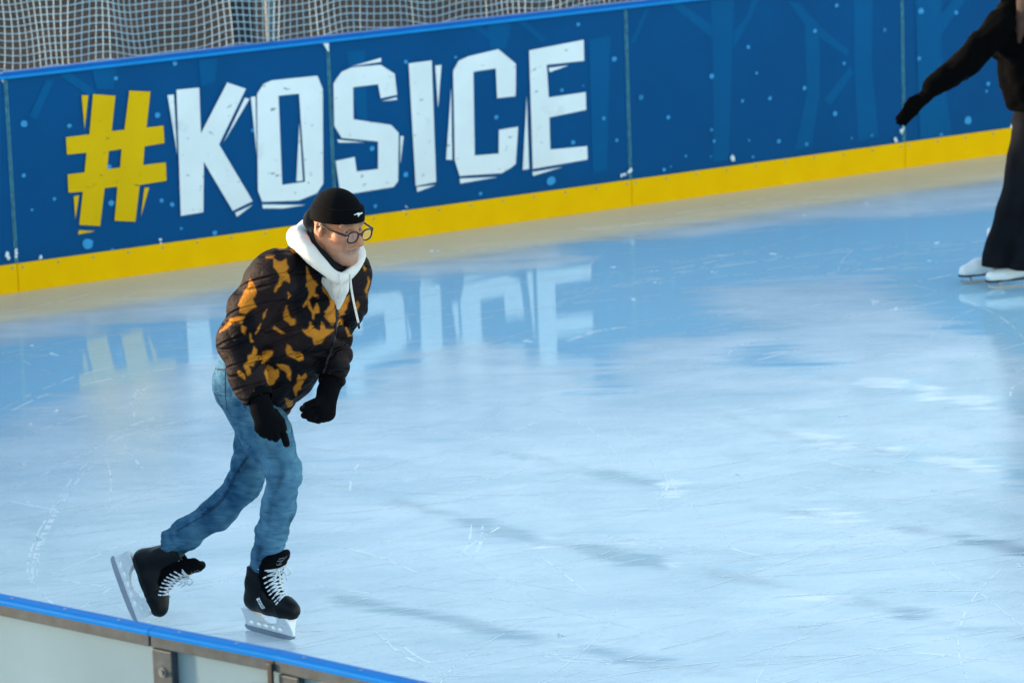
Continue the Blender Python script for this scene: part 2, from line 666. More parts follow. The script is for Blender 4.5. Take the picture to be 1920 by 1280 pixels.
t.l(bmp, t.b.inputs['Normal'])
ICE_MAT = t.m
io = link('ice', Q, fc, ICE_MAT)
for k, a in (('wet_edge', sd), ('strip_edge', sd2), ('chip_glint_edge', sd3), ('seam_edge', sd4), ('board_gap', Vg.reshape(-1))):
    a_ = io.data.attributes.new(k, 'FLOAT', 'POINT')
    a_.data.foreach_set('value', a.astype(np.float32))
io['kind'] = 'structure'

# ---- skate cuts: thin ridges of ice shavings
t = NT('ice_shavings')
v = t.coords()
fac = t.noise(v, 9, 5, .6)
tr = t.n('BsdfTransparent')
mx = t.n('MixShader')
t.b.inputs['Base Color'].default_value = (.99, .99, .99, 1)
t.b.inputs['Roughness'].default_value = .2
t.b.inputs['IOR'].default_value = 1.42
mr = t.n('MapRange'); mr.inputs['From Min'].default_value = .43; mr.inputs['From Max'].default_value = .50; mr.inputs['To Max'].default_value = 1.0
t.l(fac, mr.inputs['Value'])
t.l(mr.outputs['Result'], mx.inputs[0])
t.l(tr.outputs[0], mx.inputs[1])
t.l(t.b.outputs[0], mx.inputs[2])
t.l(mx.outputs[0], t.out.inputs['Surface'])
SHAV = t.m
mb = MB()


RZ = [0]


def ribbon(pts, w):
    RZ[0] += 1
    z = .0003 + 1.5e-6 * RZ[0]
    pts = [np.asarray(p, float)[:2] for p in pts]
    V, F = [], []
    n = len(pts)
    for i, p in enumerate(pts):
        d = pts[min(i + 1, n - 1)] - pts[max(i - 1, 0)]
        d = d / (np.linalg.norm(d) + 1e-9)
        nn = np.array([-d[1], d[0]])
        ww = w * (.25 + .75 * math.sin(math.pi * (i + .5) / n)) * random.uniform(.7, 1.2)
        V += [(*(p + nn * ww / 2), z), (*(p - nn * ww / 2), z)]
    for i in range(n - 1):
        F.append((2 * i, 2 * i + 1, 2 * i + 3, 2 * i + 2))
    mb.add(V, F)


seen = [  # cuts one can follow in the photo (picture points laid on the ice)
    [(118, 1230 - 80), (55, 1085), (62, 1020), (100, 950), (150, 880), (200, 850)], [(68, 1090), (75, 1030), (105, 965), (140, 905)],
    [(0, 925), (80, 890), (200, 830), (330, 790), (420, 770)], [(0, 768), (90, 725), (200, 690), (360, 665)], [(0, 780), (100, 735), (260, 700), (400, 680)],
    [(0, 840), (120, 790), (280, 755), (420, 735)], [(0, 935), (50, 945), (110, 955)], [(40, 925), (60, 945), (110, 955), (240, 960)],
    [(60, 1090), (160, 1050), (250, 1015), (330, 1000)], [(110, 1085), (200, 1100)], [(250, 790), (255, 755), (270, 730), (300, 720)],
    [(160, 850), (240, 800), (330, 770)], [(850, 1043), (900, 1010), (940, 985), (920, 990)], [(885, 1048), (900, 1020), (905, 985)], [(1240, 940), (1250, 915), (1262, 895)],
    [(1100, 1110), (1050, 1070), (1010, 1040)], [(1350, 1010), (1380, 1030), (1440, 1045)], [(655, 935), (660, 890), (680, 860)],
    [(820, 905), (900, 895), (1000, 875), (1060, 865)], [(870, 830), (960, 810), (1010, 790)], [(1200, 500), (1300, 482), (1420, 475)], [(1195, 512), (1290, 500), (1420, 470)],
    [(1040, 555), (1200, 528), (1350, 500), (1600, 470), (1800, 455)], [(1060, 640), (1120, 620), (1180, 612)], [(1650, 540), (1760, 520), (1800, 510)],
    [(1365, 665), (1380, 650), (1420, 640), (1480, 632)], [(1380, 685), (1440, 670), (1500, 655)], [(1500, 520), (1620, 505), (1760, 500)], [(1500, 580), (1540, 570), (1600, 560)],
    [(1310, 600), (1400, 580), (1500, 575)], [(1040, 430), (1150, 425), (1300, 405)], [(1440, 390), (1520, 380), (1600, 378)], [(1910, 760), (1895, 745), (1900, 725), (1920, 715)],
    [(1600, 1210), (1750, 1225), (1900, 1240)], [(1050, 1000), (1200, 1010), (1400, 1040)], [(700, 1180), (760, 1230), (830, 1262)], [(980, 1220), (1080, 1240), (1250, 1248)],
    [(200, 860), (208, 900), (204, 960)], [(230, 830), (260, 870), (270, 880)], [(150, 1140), (230, 1090), (310, 1060)], [(610, 1020), (700, 1040), (800, 1080)],
    [(560, 1090), (640, 1105), (760, 1120)], [(1500, 850), (1620, 880), (1780, 890)], [(1330, 780), (1420, 765), (1500, 768)], [(1560, 790), (1585, 785)], [(1450, 900), (1600, 930), (1740, 935)],
]
for q in seen:
    P3 = catmull([on_z(x, y) for x, y in q], 10)
    ribbon(P3, random.uniform(.010, .017))
    if random.random() < .5:
        off = np.array([random.uniform(-.05, .05), random.uniform(-.08, .08), 0])
        ribbon([p + off for p in P3], .012)
for _ in range(420):
    # faint, mostly long arcs along the skating direction
    x, y = random.uniform(-100, 2000), random.uniform(360, 1290)
    c0 = on_z(x, y)
    if (c0 - B0) @ bn < .25:
        continue
    a = random.gauss(.5, .17) if random.random() < .86 else random.uniform(0, math.pi)
    L = random.uniform(.3, 2.8); cur = random.uniform(-.35, .35)
    pts = []
    for k in range(14):
        s_ = (k / 13 - .5) * L
        aa = a + cur * s_
        pts.append(c0 + np.array([math.cos(aa), math.sin(aa), 0]) * s_)
    if min((p - B0) @ bn for p in pts) > .05:
        ribbon(pts, random.uniform(.003, .009))
so_ = mb.build('ice_shavings', SHAV)
so_['kind'] = 'stuff'
so_['label'] = 'white skate cuts and shavings scratched across the rink ice'
so_['category'] = 'skate marks'
# small lumps of snow lying on the ice
mb = MB()
lump_px = [(100, 665), (75, 1010), (45, 870), (105, 770), (60, 795), (60, 650), (1450, 475), (1225, 510), (1150, 500), (1580, 780), (1230, 530), (1760, 455), (1745, 490), (1640, 565), (1680, 580), (1600, 950), (1050, 1190), (1750, 920), (1190, 562), (1340, 510), (1880, 455), (940, 765), (990, 640), (1060, 770), (1910, 1060), (1380, 890), (1625, 382), (1500, 403), (820, 470)]
for x, y in lump_px:
    for _ in range(random.randint(2, 5)):
        p = on_z(x + random.gauss(0, 5), y + random.gauss(0, 1.5))
        r = random.uniform(.002, .007)
        a0 = random.random() * 6
        V = [p + np.array([r * 1.8 * math.cos(a0 + k * 1.047), r * math.sin(a0 + k * 1.047), .001]) for k in range(6)]
        V += [p + np.array([.5 * r * 1.8 * math.cos(a0 + k * 1.047), .5 * r * math.sin(a0 + k * 1.047), r * .8]) for k in range(6)]
        mb.add(V, [(k, (k + 1) % 6, 6 + (k + 1) % 6, 6 + k) for k in range(6)] + [tuple(range(6, 12))])
SNOW = simple('snow', (232, 240, 247), .8)
sn = mb.build('snow_crumbs', SNOW)
sn['kind'] = 'stuff'
sn['label'] = 'loose crumbs of snow lying on the rink ice'
sn['category'] = 'snow'

# ------------------------------------------------------------------ far boards
def printed(name, rgb, scuff=.5, rough=.35):
    t = NT(name)
    c = lin(rgb)
    v = t.coords()
    v2 = t.coords((1, 1, 2.6))
    base = t.ramp(t.noise(v, 2.5, 4), [(.3, tuple(x * .93 for x in c)), (.7, tuple(min(1, x * 1.05) for x in c))])
    sp = t.noise(v2, 15, 3, .62)
    m1 = t.n('MapRange'); m1.inputs['From Min'].default_value = .66; m1.inputs['From Max'].default_value = .72
    t.l(sp, m1.inputs['Value'])
    sp2 = t.noise(v, 4, 6, .7)
    m2 = t.n('MapRange'); m2.inputs['From Min'].default_value = .62; m2.inputs['From Max'].default_value = .8
    t.l(sp2, m2.inputs['Value'])
    fac = t.math('MULTIPLY', t.math('ADD', t.math('MULTIPLY', m1.outputs['Result'], 1.0), t.math('MULTIPLY', m2.outputs['Result'], .35)), scuff, True)
    col = t.mix(fac, base, lin((48, 52, 62)))
    t.l(col, t.b.inputs['Base Color'])
    t.b.inputs['Roughness'].default_value = rough
    t.b.inputs['Specular IOR Level'].default_value = .07
    return t.m


M_BLUE = printed('board_blue_print', (0, 77, 131), .35, .45)
M_BLUE2 = printed('board_pale_trees_print', (0, 88, 141), .25, .45)
M_WHITE = printed('letter_white_print', (236, 240, 242), .8, .4)
M_YEL = printed('letter_yellow_print', (232, 184, 8), .8, .4)
M_DOT = simple('snow_dot_print', (24, 146, 208), .4)
M_KICK = simple('yellow_kick_plastic', (255, 190, 0), .5, .06, 5, spec=.04)
M_CAP = simple('blue_cap_plastic', (0, 96, 176), .4, .06, 8, spec=.1)
M_LIP = simple('blue_cap_highlight', (24, 140, 214), .4, .06, 8, spec=.1)  # highlight along the cap's front lip, put into the colour
M_SEAM = simple('seam_edge', (66, 146, 162), .5, .7, 14, coords=(1, 1, 2))
M_SCREW = simple('screw_steel', (150, 140, 110), .4, metal=.3)
M_BACK = simple('board_core_white', (190, 195, 200), .5)
M_GALV = simple('galvanised_steel', (120, 124, 128), .45, .25, 30, metal=.55)


def k6(p): return [(x / 2.206, y / 2.206) for x, y in p]
def k7(p): return [(560 + x / 2.666, y / 2.666) for x, y in p]
def k4(p): return [(1150 + x / 3.2, y / 3.2) for x, y in p]


LETTERS = [
    ('yellow', 0, k6([(385, 390), (477, 397), (462, 543), (515, 537), (535, 376), (622, 380), (606, 528), (676, 520), (680, 592), (598, 606), (592, 683), (686, 672), (689, 748), (578, 765), (560, 917), (474, 913), (486, 772), (433, 778), (414, 935), (328, 930), (343, 793), (283, 797), (280, 722), (350, 713), (358, 632), (277, 640), (273, 568), (370, 556)]),
     [k6([(450, 625), (503, 617), (497, 693), (443, 700)])]),
    ('yellow', 0, k6([(338, 395), (365, 395), (350, 535)]), []), ('yellow', 0, k6([(305, 812), (327, 808), (312, 905)]), []),
    ('yellow', 0, k6([(597, 778), (617, 775), (583, 895)]), []), ('yellow', 0, k6([(326, 952), (395, 956), (323, 970)]), []),
    ('white', 0, k6([(730, 372), (824, 363), (831, 552), (940, 342), (1017, 368), (906, 598), (1045, 832), (963, 872), (843, 670), (841, 878), (748, 893)]), []),
    ('white', 0, k6([(693, 394), (719, 392), (733, 640)]), []), ('white', 0, k6([(1013, 405), (1032, 410), (925, 590)]), []), ('white', 0, k6([(972, 880), (1046, 847), (980, 897)]), []),
    ('white', 0, k6([(1063, 390), (1090, 348), (1125, 333), (1313, 314), (1335, 370), (1337, 760), (1310, 800), (1235, 830), (1085, 835), (1067, 790)]),
     [k6([(1152, 397), (1237, 388), (1262, 752), (1167, 765)])]),
    ('white', 0, k6([(1238, 510), (1253, 748), (1226, 750)]), []), ('white', 0, k6([(1037, 402), (1057, 400), (1062, 640)]), []), ('white', 0, k6([(1085, 846), (1265, 848), (1170, 862), (1087, 862)]), []),
    ('white', 1, k7([(185, 400), (215, 360), (265, 338), (410, 325), (480, 370), (492, 475), (410, 492), (397, 422), (272, 437), (274, 597), (462, 625), (500, 665), (497, 905), (475, 935), (270, 968), (207, 962), (185, 805), (280, 785), (290, 858), (397, 845), (397, 708), (215, 690), (178, 630), (174, 420)]), []),
    ('white', 1, k7([(265, 333), (412, 290), (412, 310)]), []), ('white', 1, k7([(415, 507), (490, 487), (492, 500)]), []), ('white', 1, k7([(192, 698), (330, 713), (200, 714)]), []), ('white', 1, k7([(508, 680), (525, 682), (508, 820)]), []),
    ('white', 1, k7([(550, 318), (665, 303), (687, 910), (585, 930)]), []), ('white', 1, k7([(682, 330), (714, 325), (697, 540)]), []), ('white', 1, k7([(590, 935), (685, 925), (593, 960)]), []),
    ('white', 1, k7([(772, 355), (800, 305), (850, 282), (998, 247), (1086, 320), (1085, 482), (992, 492), (985, 343), (873, 360), (880, 778), (1000, 768), (1001, 650), (1097, 634), (1085, 820), (1060, 840), (1015, 866), (805, 880), (780, 800)]), []),
    ('white', 1, k7([(762, 440), (768, 800), (737, 798)]), []), ('white', 1, k7([(805, 893), (995, 885), (808, 918)]), []),
    ('white', 1, k7([(1152, 253), (1425, 200), (1427, 305), (1240, 325), (1250, 488), (1435, 461), (1437, 550), (1253, 588), (1258, 748), (1442, 731), (1445, 798), (1170, 845)]), []),
    ('white', 1, k7([(1250, 340), (1350, 328), (1255, 362)]), []), ('white', 1, k7([(1140, 480), (1152, 845), (1120, 850)]), []), ('white', 1, k7([(1168, 860), (1320, 835), (1172, 880)]), []),
    ('white', 0, [(380 + x / 4.8, y / 4.8) for x, y in [(1062, 364), (1136, 360), (1134, 472)]], []),
    ('white', -1, [(x / 2.206, y / 2.206) for x, y in [(-8, 306), (13, 304), (13, 345)]], []),
]
DOTS = [(*k6([(x, y)])[0], r / 2.206) for x, y, r in [(273, 298, 9), (480, 325, 9), (723, 264, 10), (100, 512, 14), (287, 521, 9), (652, 477, 12), (98, 726, 9), (225, 823, 8), (132, 868, 6), (460, 840, 12), (712, 846, 10), (363, 1010, 23), (888, 963, 11), (1045, 540, 8), (452, 690, 10), (668, 830, 9), (750, 945, 6), (465, 1030, 5)]]
DOTS += [(*k7([(x, y)])[0], r / 2.666) for x, y, r in [(415, 195, 5), (536, 310, 11), (785, 287, 8), (1180, 97, 11), (1397, 123, 11), (1577, 296, 14), (1525, 592, 10), (1316, 452, 10), (1422, 430, 5), (988, 587, 12), (367, 742, 13), (535, 873, 14), (910, 968, 10), (1262, 905, 24), (1372, 712, 12), (1590, 702, 10), (1712, 488, 14), (1658, 48, 12), (383, 1030, 10)]]
DOTS += [(*k4([(x, y)])[0], r / 3.2) for x, y, r in [(165, 585, 17), (330, 705, 15), (590, 458, 17), (810, 284, 13), (860, 440, 10), (775, 606, 11), (940, 590, 14), (1147, 530, 14), (1210, 187, 14), (1340, 35, 14), (1385, 381, 11), (1628, 181, 10), (1330, 683, 17), (590, 780, 10), (605, 847, 11), (993, 848, 15), (1160, 866, 12), (305, 1018, 12), (435, 937, 9), (838, 942, 9), (815, 843, 8), (1550, 815, 8), (1430, 830, 7), (345, 1000, 6), (585, 940, 6)]]
DOTS += [(1600 + x / 2, y / 2, r / 2) for x, y, r in [(253, 43, 13), (386, 48, 9), (118, 113, 8), (247, 220, 9), (506, 315, 9), (430, 452, 17), (70, 508, 6), (330, 505, 7), (505, 213, 10), (500, 343, 6), (700, 200, 14), (900, 350, 12)]]
TREES = [k4(p) for p in [[(580, -200), (720, -200), (710, 400), (700, 800), (690, 960), (600, 970), (600, 400)], [(340, 0), (400, -20), (590, 150), (590, 230)], [(720, 200), (800, 100), (840, -40), (880, -60), (840, 80), (725, 290)],
    [(1150, 150), (1235, 150), (1240, 560), (1190, 880), (1090, 905), (1160, 560)], [(1440, -200), (1555, -200), (1550, 400), (1590, 820), (1470, 850), (1445, 400)], [(1050, 10), (1110, 20), (1235, 150), (1160, 165)], [(1235, 160), (1420, 310), (1400, 340), (1240, 230)], [(1260, 600), (1420, 400), (1440, 440), (1300, 640)], [(100, 260), (190, 60), (220, 40), (130, 260)]]]
TREES += [k7(p) for p in [[(940, 20), (1060, 10), (1040, 240), (960, 260)], [(1090, 50), (1130, 40), (1240, 200), (1215, 210)], [(240, 260), (330, 250), (345, 620), (290, 580)], [(1450, 200), (1560, 180), (1540, 850), (1470, 870)], [(860, 80), (900, 70), (1000, 200), (970, 210)]]]
TREES += [k6(p) for p in [[(120, 480), (190, 330), (225, 330), (150, 500)], [(240, 310), (290, 300), (400, 380), (370, 400)], [(380, 290), (480, 270), (470, 370), (400, 370)], [(820, 250), (900, 240), (890, 340), (830, 360)]]]
TREES += [[(1600 + x / 2, y / 2) for x, y in p] for p in [[(230, -100), (330, -100), (330, 200), (370, 520), (250, 530), (240, 250)], [(300, 90), (420, -60), (450, -40), (330, 130)]]]
LUMPS = [(*k4([(55, 1045)])[0], 5), (*k4([(100, 1028)])[0], 6), (*k4([(710, 947)])[0], 5), (*k4([(1740, 790)])[0], 5), (*k4([(1695, 825)])[0], 5), (*k6([(30, 1052)])[0], 5), (*k6([(68, 1053)])[0], 5), (*k6([(168, 1065)])[0], 4), (*k6([(668, 996)])[0], 3), (*k7([(535, 1048)])[0], 2.5)]


def ucoord(p):
    return (p - B0) @ bu


GRP = 'far rink boards with blue winter print'
PANEL_LABEL = {
    -1: 'blue rink board cut off by the left edge of the picture',
    0: 'blue rink board lettered with a yellow hash and white KO',
    1: 'blue rink board lettered with white SICE behind the bent skater',
    2: 'plain blue rink board with snow dots, right of the lettering',
    3: 'blue rink board behind the black clad skater with white boots',
    4: 'plain blue rink board beyond the skater with white boots'}
for i in range(-1, 5):
    u0, u1 = i * BW, (i + 1) * BW
    root = empty('rink_board', bd(u0, 0), PANEL_LABEL[i], 'rink board', GRP)
    O = bd(u0, 0)
    R = lambda P: np.asarray(P, float) - O
    g_ = .0035
    mb = MB()
    mb.box(R(bd(u0 + g_, .02)), bu * (BW - 2 * g_), -bn * .02, UZ * (BH - .05), 0)
    mb.build('panel', [M_BLUE], root)
    mb = MB()                                                    # kick strip with its screw heads
    mb.box(R(bd(u0 + .0015, 0.0, .012)), bu * (BW - .003), -bn * .0115, UZ * BK, 0, .002)
    for k in range(10):
        uu = u0 + .03 + (BW - .06) * k / 9
        c0 = R(bd(uu, BK - .022, .0132))
        V = [c0 + .007 * (bu * math.cos(a) + UZ * math.sin(a)) for a in np.arange(8) * math.pi / 4]
        mb.add(V, [tuple(range(8))], 1)
    mb.build('kick_strip', [M_KICK, M_SCREW], root)
    mb = MB()                                                    # rounded cap rail
    prof = [(-.06, 1.17), (-.06, 1.188), (-.045, 1.2), (.0, 1.2), (.018, 1.193), (.024, 1.182), (.024, 1.168), (.016, 1.163), (.002, 1.163)]
    nprof = len(prof)
    V = [R(bd(uu, z, n)) for uu in (u0 + .0008, u1 - .0008) for n, z in prof]
    F = [(k, (k + 1) % nprof, nprof + (k + 1) % nprof, nprof + k) for k in range(nprof)] + [tuple(range(nprof))[::-1], tuple(range(nprof, 2 * nprof))]
    mb.add(V, F)
    mb.m = [1 if k in (5, 6) else 0 for k in range(len(F))]
    mb.build('cap_rail', [M_CAP, M_LIP], root)
    for uu in (u0 + g_, u1 - g_ - .005):                         # pale edges of the seam
        MB().box(R(bd(uu, BK + .002, .0035)), bu * .005, -bn * .003, UZ * (BH - .045 - BK), 0).build('edge_trim', M_SEAM, root)
    for uu in (u0 + .03, u0 + BW / 2, u1 - .09):
        MB().box(R(bd(uu, -.05, -.021)), bu * .05, -bn * .05, UZ * 1.2, 0).build('frame', M_GALV, root)
    # the print: pale trees, dots, lettering as thin film sheets
    mb = MB()
    for p in TREES:
        P3 = [on_board(x, y, .0006 + .00016 * TREES.index(p)) for x, y in p]
        uc = sum(ucoord(q) for q in P3) / len(P3)
        if u0 < uc < u1:
            P3 = [q - bu * min(0, ucoord(q) - u0 - .012) - bu * max(0, ucoord(q) - u1 + .012) for q in P3]
            P3 = [q - UZ * max(0, q[2] - BH + .04) for q in P3]
            mb.poly([R(q) for q in P3])
    if mb.v:
        mb.build('tree_print', M_BLUE2, root)
    mb = MB()
    for x, y, r in DOTS:
        c0 = on_board(x, y, .0065)
        if u0 + .03 < ucoord(c0) < u1 - .03 and c0[2] < BH - .05:
            rw = r * 23.2 / FPX
            V = [R(c0 + rw * random.uniform(.85, 1.1) * (bu * 1.1 * math.cos(a) + UZ * math.sin(a))) for a in np.arange(14) * math.pi / 7]
            mb.add(V, [tuple(range(14))])
    if mb.v:
        mb.build('snow_dot_print', M_DOT, root)
    mb = MB()
    for colr, own, outer, holes in LETTERS:
        if own == i:
            mb.poly([R(on_board(x, y, .009)) for x, y in outer], [[R(on_board(x, y, .009)) for x, y in h] for h in holes], 0 if colr == 'white' else 1)
    if mb.v:
        mb.build('lettering', [M_WHITE, M_YEL], root)
    mb = MB()
    for x, y, r in LUMPS:
        c0 = on_board(x, y, .010)
        if u0 <= ucoord(c0) < u1:
            for _ in range(3):
                c1 = c0 + bu * random.gauss(0, .008) + UZ * random.gauss(0, .012)
                rw = r * 23.2 / FPX * random.uniform(.5, 1)
                V = [R(c1 + rw * random.uniform(.6, 1.2) * (bu * math.cos(a) + UZ * math.sin(a))) for a in np.arange(8) * math.pi / 4] + [R(c1 + bn * rw * .6)]
                mb.add(V, [(k, (k + 1) % 8, 8) for k in range(8)])
    if mb.v:
        mb.build('snow_splash', SNOW, root)

# ---- safety net behind the boards, hung on light poles
M_NET = simple('net_cord', (176, 200, 214), .7, .15, 8)
mb = MB()
cell = .04
nu, nz = 262, 34
ph = RNG.uniform(0, 6.28, 12)
poles_u = [1.70, 5.7, -2.3]


def netpt(iu, iz):
    u = -2.2 + cell * iu
    z = 1.14 + cell * iz
    u2 = u + .016 * math.sin(u * 5.1 + ph[0]) * math.sin(z * 4 + ph[1]) + .012 * math.sin(u * 11 + z * 6 + ph[2])
    sag = .022 * math.sin(u * 3.3 + ph[3]) + .016 * math.sin(u * 7.7 + ph[4] + z) + .007 * math.sin(u * 17 + ph[5] + 3 * z)
    dp = .05 * math.sin(u * 4.3 + ph[6]) * (.4 + (z - 1.14)) + .02 * math.sin(u * 9 + ph[7] + 2 * z)
    for pu in poles_u[:2]:
        w = math.exp(-((u - pu) / .16) ** 2)
        sag -= .05 * w * max(0, 1.75 - z)
        u2 += (pu - u) * .25 * w
    return bd(u2, z + sag, -.13 + dp * .6)


NP = [[netpt(a, b) for b in range(nz)] for a in range(nu)]
O = bd(0, 1.14, -.13)
for a in range(nu):
    mb.tube([NP[a][b] - O for b in range(nz)], .0026, 3, cap=False)
for b in range(nz):
    mb.tube([NP[a][b] - O for a in range(nu)], .0030, 3, cap=False)
net = mb.build('safety_net', M_NET, loc=O)
tag(net, 'pale blue square mesh net hanging behind the blue boards', 'net')
M_POLE = simple('pole_light_grey', (66, 86, 100), .6, .1)
for pu, lab in ((poles_u[0], 'light grey net pole standing behind the board with KO'), (poles_u[1], 'light grey net pole standing behind the board right of the lettering')):
    r = empty('net_pole', bd(pu, -.06, -.2), lab, 'pole', 'poles holding the safety net')
    mb = MB(); mb.tube([(0, 0, .01), (0, 0, 2.62)], .03, 12); mb.build('pole', M_POLE, r, True)
    mb = MB(); mb.box((-.09, -.09, 0), (.18, 0, 0), (0, .18, 0), (0, 0, .012), 0, .003); mb.build('base_plate', M_GALV, r)
    mb = MB(); mb.tube([(0, 0, 2.6), (0, 0, 2.66)], [.036, .012], 12); mb.build('cap', M_POLE, r, True)
# dark square post out on the paving
q = on_y(456, 60, 27.0)
r = empty('post', (q[0], q[1], -.06), 'black square steel post on the paving behind the net', 'post')
M_BLK = simple('black_steel', (22, 24, 34), .5)
mb = MB(); mb.box((-.075, -.075, 0), (.15, 0, 0), (0, .15, 0), (0, 0, 2.2), 0, .008); mb.build('shaft', M_BLK, r)
mb = MB(); mb.box((-.13, -.13, 0), (.26, 0, 0), (0, .26, 0), (0, 0, .03), 0, .006); mb.build('base_plate', M_BLK, r)
# ------------------------------------------------------------------ near boards, seen from outside
M_CAPN = simple('near_cap_blue', (0, 106, 186), .45, .08, 8, spec=.05)
M_NPAN = simple('near_panel_white', (108, 134, 150), .45, .10, 3, spec=.2)
M_RAIL = simple('galvanised_rail', (46, 60, 70), .5, .4, 26, metal=.2, bump=.2, bscale=90)
M_BOLT = simple('zinc_bolt', (128, 132, 134), .35, .2, 30, metal=.8)
NH = 1.15
joint = [on_z(x, y, NH) for x, y in ((-330, 1050), (0, 1110.5), (298, 1171), (532, 1217), (811, 1279))]
w0 = (joint[2] - joint[1]); w0[2] = 0; w0 /= np.linalg.norm(w0)
wR = (joint[4] - joint[3]); wR[2] = 0; wR /= np.linalg.norm(wR)
# unseen boards added on the left, bent in close to shade the skater's legs
left = []
q_ = joint[2].copy()
for a, ln_ in ((0, 2.0), (.45, 1.2), (.95, 1.2), (1.45, 1.2)):
    ca, sa = math.cos(-a), math.sin(-a)
    d_ = np.array([w0[0] * ca - w0[1] * sa, w0[0] * sa + w0[1] * ca, 0])
    q_ = q_ - d_ * ln_
    left.insert(0, q_)
endp = bd(-1 * BW, NH)
gap = endp - left[0]
ng = max(1, int(round(np.linalg.norm(gap) / 2)))
left = [endp - gap * k / ng for k in range(ng)] + left
print('near', [np.round(p, 2).tolist() for p in left + joint], ng)
corner = left + [joint[2], joint[3], joint[3] + wR * 2.0, joint[3] + wR * 4.0]
OFF = 'white rink board with blue cap out of frame left, %s from the far corner'
ORD = ['one', 'two', 'three', 'four', 'five', 'six', 'seven', 'eight', 'nine']
NEAR_LABEL = [OFF % ORD[k] for k in range(len(left) - 1)] + [
              'long near rink board with blue cap in the bottom left corner', 'short near rink board with blue cap between the galvanised post and the latch', 'near rink board with blue cap right of the black latch, leaving the picture', 'near rink board with blue cap out of frame under the picture']
I0 = len(left) - 1
for i in range(len(corner) - 1):
    a, b = corner[i].copy(), corner[i + 1].copy()
    a[2] = b[2] = 0
    L = np.linalg.norm(b - a)
    u_ = (b - a) / L
    n_ = np.array([u_[1], -u_[0], 0])            # outwards, to the camera
    root = empty('rink_board', a, NEAR_LABEL[i], 'rink board', 'near rink boards with blue caps')
    at_ = lambda s, z, n: u_ * s + UZ * z + n_ * n
    mb = MB()
    prof = [(0.0, NH - .010), (.0, NH - .003), (.004, NH), (.036, NH - .002), (.045, NH - .006), (.048, NH - .012), (.047, NH - .020), (.043, NH - .020), (.043, NH - .016), (.004, NH - .014)]
    m_ = len(prof)
    V = [at_(s, z, n) for s in (.0012, L - .0012) for n, z in prof]
    mb.add(V, [(k, (k + 1) % m_, m_ + (k + 1) % m_, m_ + k) for k in range(m_)] + [tuple(range(m_))[::-1], tuple(range(m_, 2 * m_))])
    for s in np.arange(.1, L - .05, .22):
        c0 = at_(s, NH - .0004, .022)
        mb.add([c0 + .006 * (u_ * math.cos(q) + n_ * math.sin(q)) for q in np.arange(8) * math.pi / 4], [tuple(range(8))], 1)
    mb.build('cap_rail', [M_CAPN, M_BOLT], root)
    for zz, hh in ((NH - .056, .038), (.08, .04)):
        MB().box(at_(.003, zz, .012), u_ * (L - .006), n_ * .029, UZ * hh, 0, .003).build('rail', M_RAIL, root)
    mb = MB()
    mb.box(at_(.0015, -.02, .002), u_ * (L - .003), n_ * .009, UZ * (NH - .005), 0)
    mb.build('panel', M_NPAN, root)
    wpost = .078
    for s in ((.012, L - wpost - .012) if i not in (I0, I0 + 1) else ((.012,) if i == I0 else (.002,))):
        mb = MB()
        mb.box(at_(s, -.05, .012), u_ * wpost, n_ * .027, UZ * (NH - .010), 0, .004)
        p = mb.build('post', M_RAIL, root)
        for zz in (NH - .125, .5):
            mb = MB()
            c0 = at_(s + wpost * .52, zz, .0385)
            mb.tube([c0, c0 + n_ * .004], [.016, .015], 14)
            mb.tube([c0 + n_ * .004, c0 + n_ * .011], .009, 6)
            mb.build('bolt', M_BOLT, p)
    if i == I0 + 1:
        mb = MB()
        mb.box(at_(L - .022, NH - .12, .042), u_ * .02, n_ * .01, UZ * .09, 0, .003)
        mb.box(at_(L - .085, NH - .115, .043), u_ * .085, n_ * .045, UZ * .016, 0, .004)
        mb.box(at_(L - .075, NH - .165, .043), u_ * .03, n_ * .03, UZ * .05, 0, .004)
        mb.build('latch', M_BLK, root)
# ------------------------------------------------------------------ the skater in the printed jacket
ROOT = np.array([-1.15, 15.85, 0.0])


def P(x, y, d=0.0):
    """picture point on the upright plane d metres in front of the figure's own plane, in the figure's frame"""
    return on_y(x, y, ROOT[1] - d) - ROOT


def fabric(name, attr, rough, bump=.25, bscale=350, extra=None, sheen=0.0, crease=.25, cuts=((5, (1, 1, 2.4), (.25, .1, 0)), (9, (1.6, 1, 2.2), (-.3, .25, .4)))):
    t = NT(name)
    a = t.attr(attr)
    v = t.coords()
    n = t.noise(v, 40, 5, .6)
    col = t.mix(.35, a.outputs['Color'], t.ramp(n, [(.3, (.45, .45, .45)), (.7, (1, 1, 1))]), 'MULTIPLY')
    t.l(col, t.b.inputs['Base Color'])
    t.b.inputs['Roughness'].default_value = rough
    t.b.inputs['Specular IOR Level'].default_value = .07
    t.b.inputs['Sheen Weight'].default_value = sheen
    h = t.noise(v, bscale, 2, .5)
    nrm = t.bump(h, bump, .002)
    for sc, st_r, rot in cuts:      # sharp random creases
        mp = t.n('Mapping'); mp.inputs['Scale'].default_value = st_r; mp.inputs['Rotation'].default_value = rot
        t.l(v, mp.inputs['Vector'])
        rdg = t.math('ABSOLUTE', t.math('SUBTRACT', t.noise(mp.outputs['Vector'], sc, 3, .5, .6), .5))
        rdg = t.math('MINIMUM', rdg, .09)
        nrm = t.bump(rdg, crease, .05, nrm)
    if extra:
        nrm = extra(t, v, nrm)
    t.l(nrm, t.b.inputs['Normal'])
    return t.m


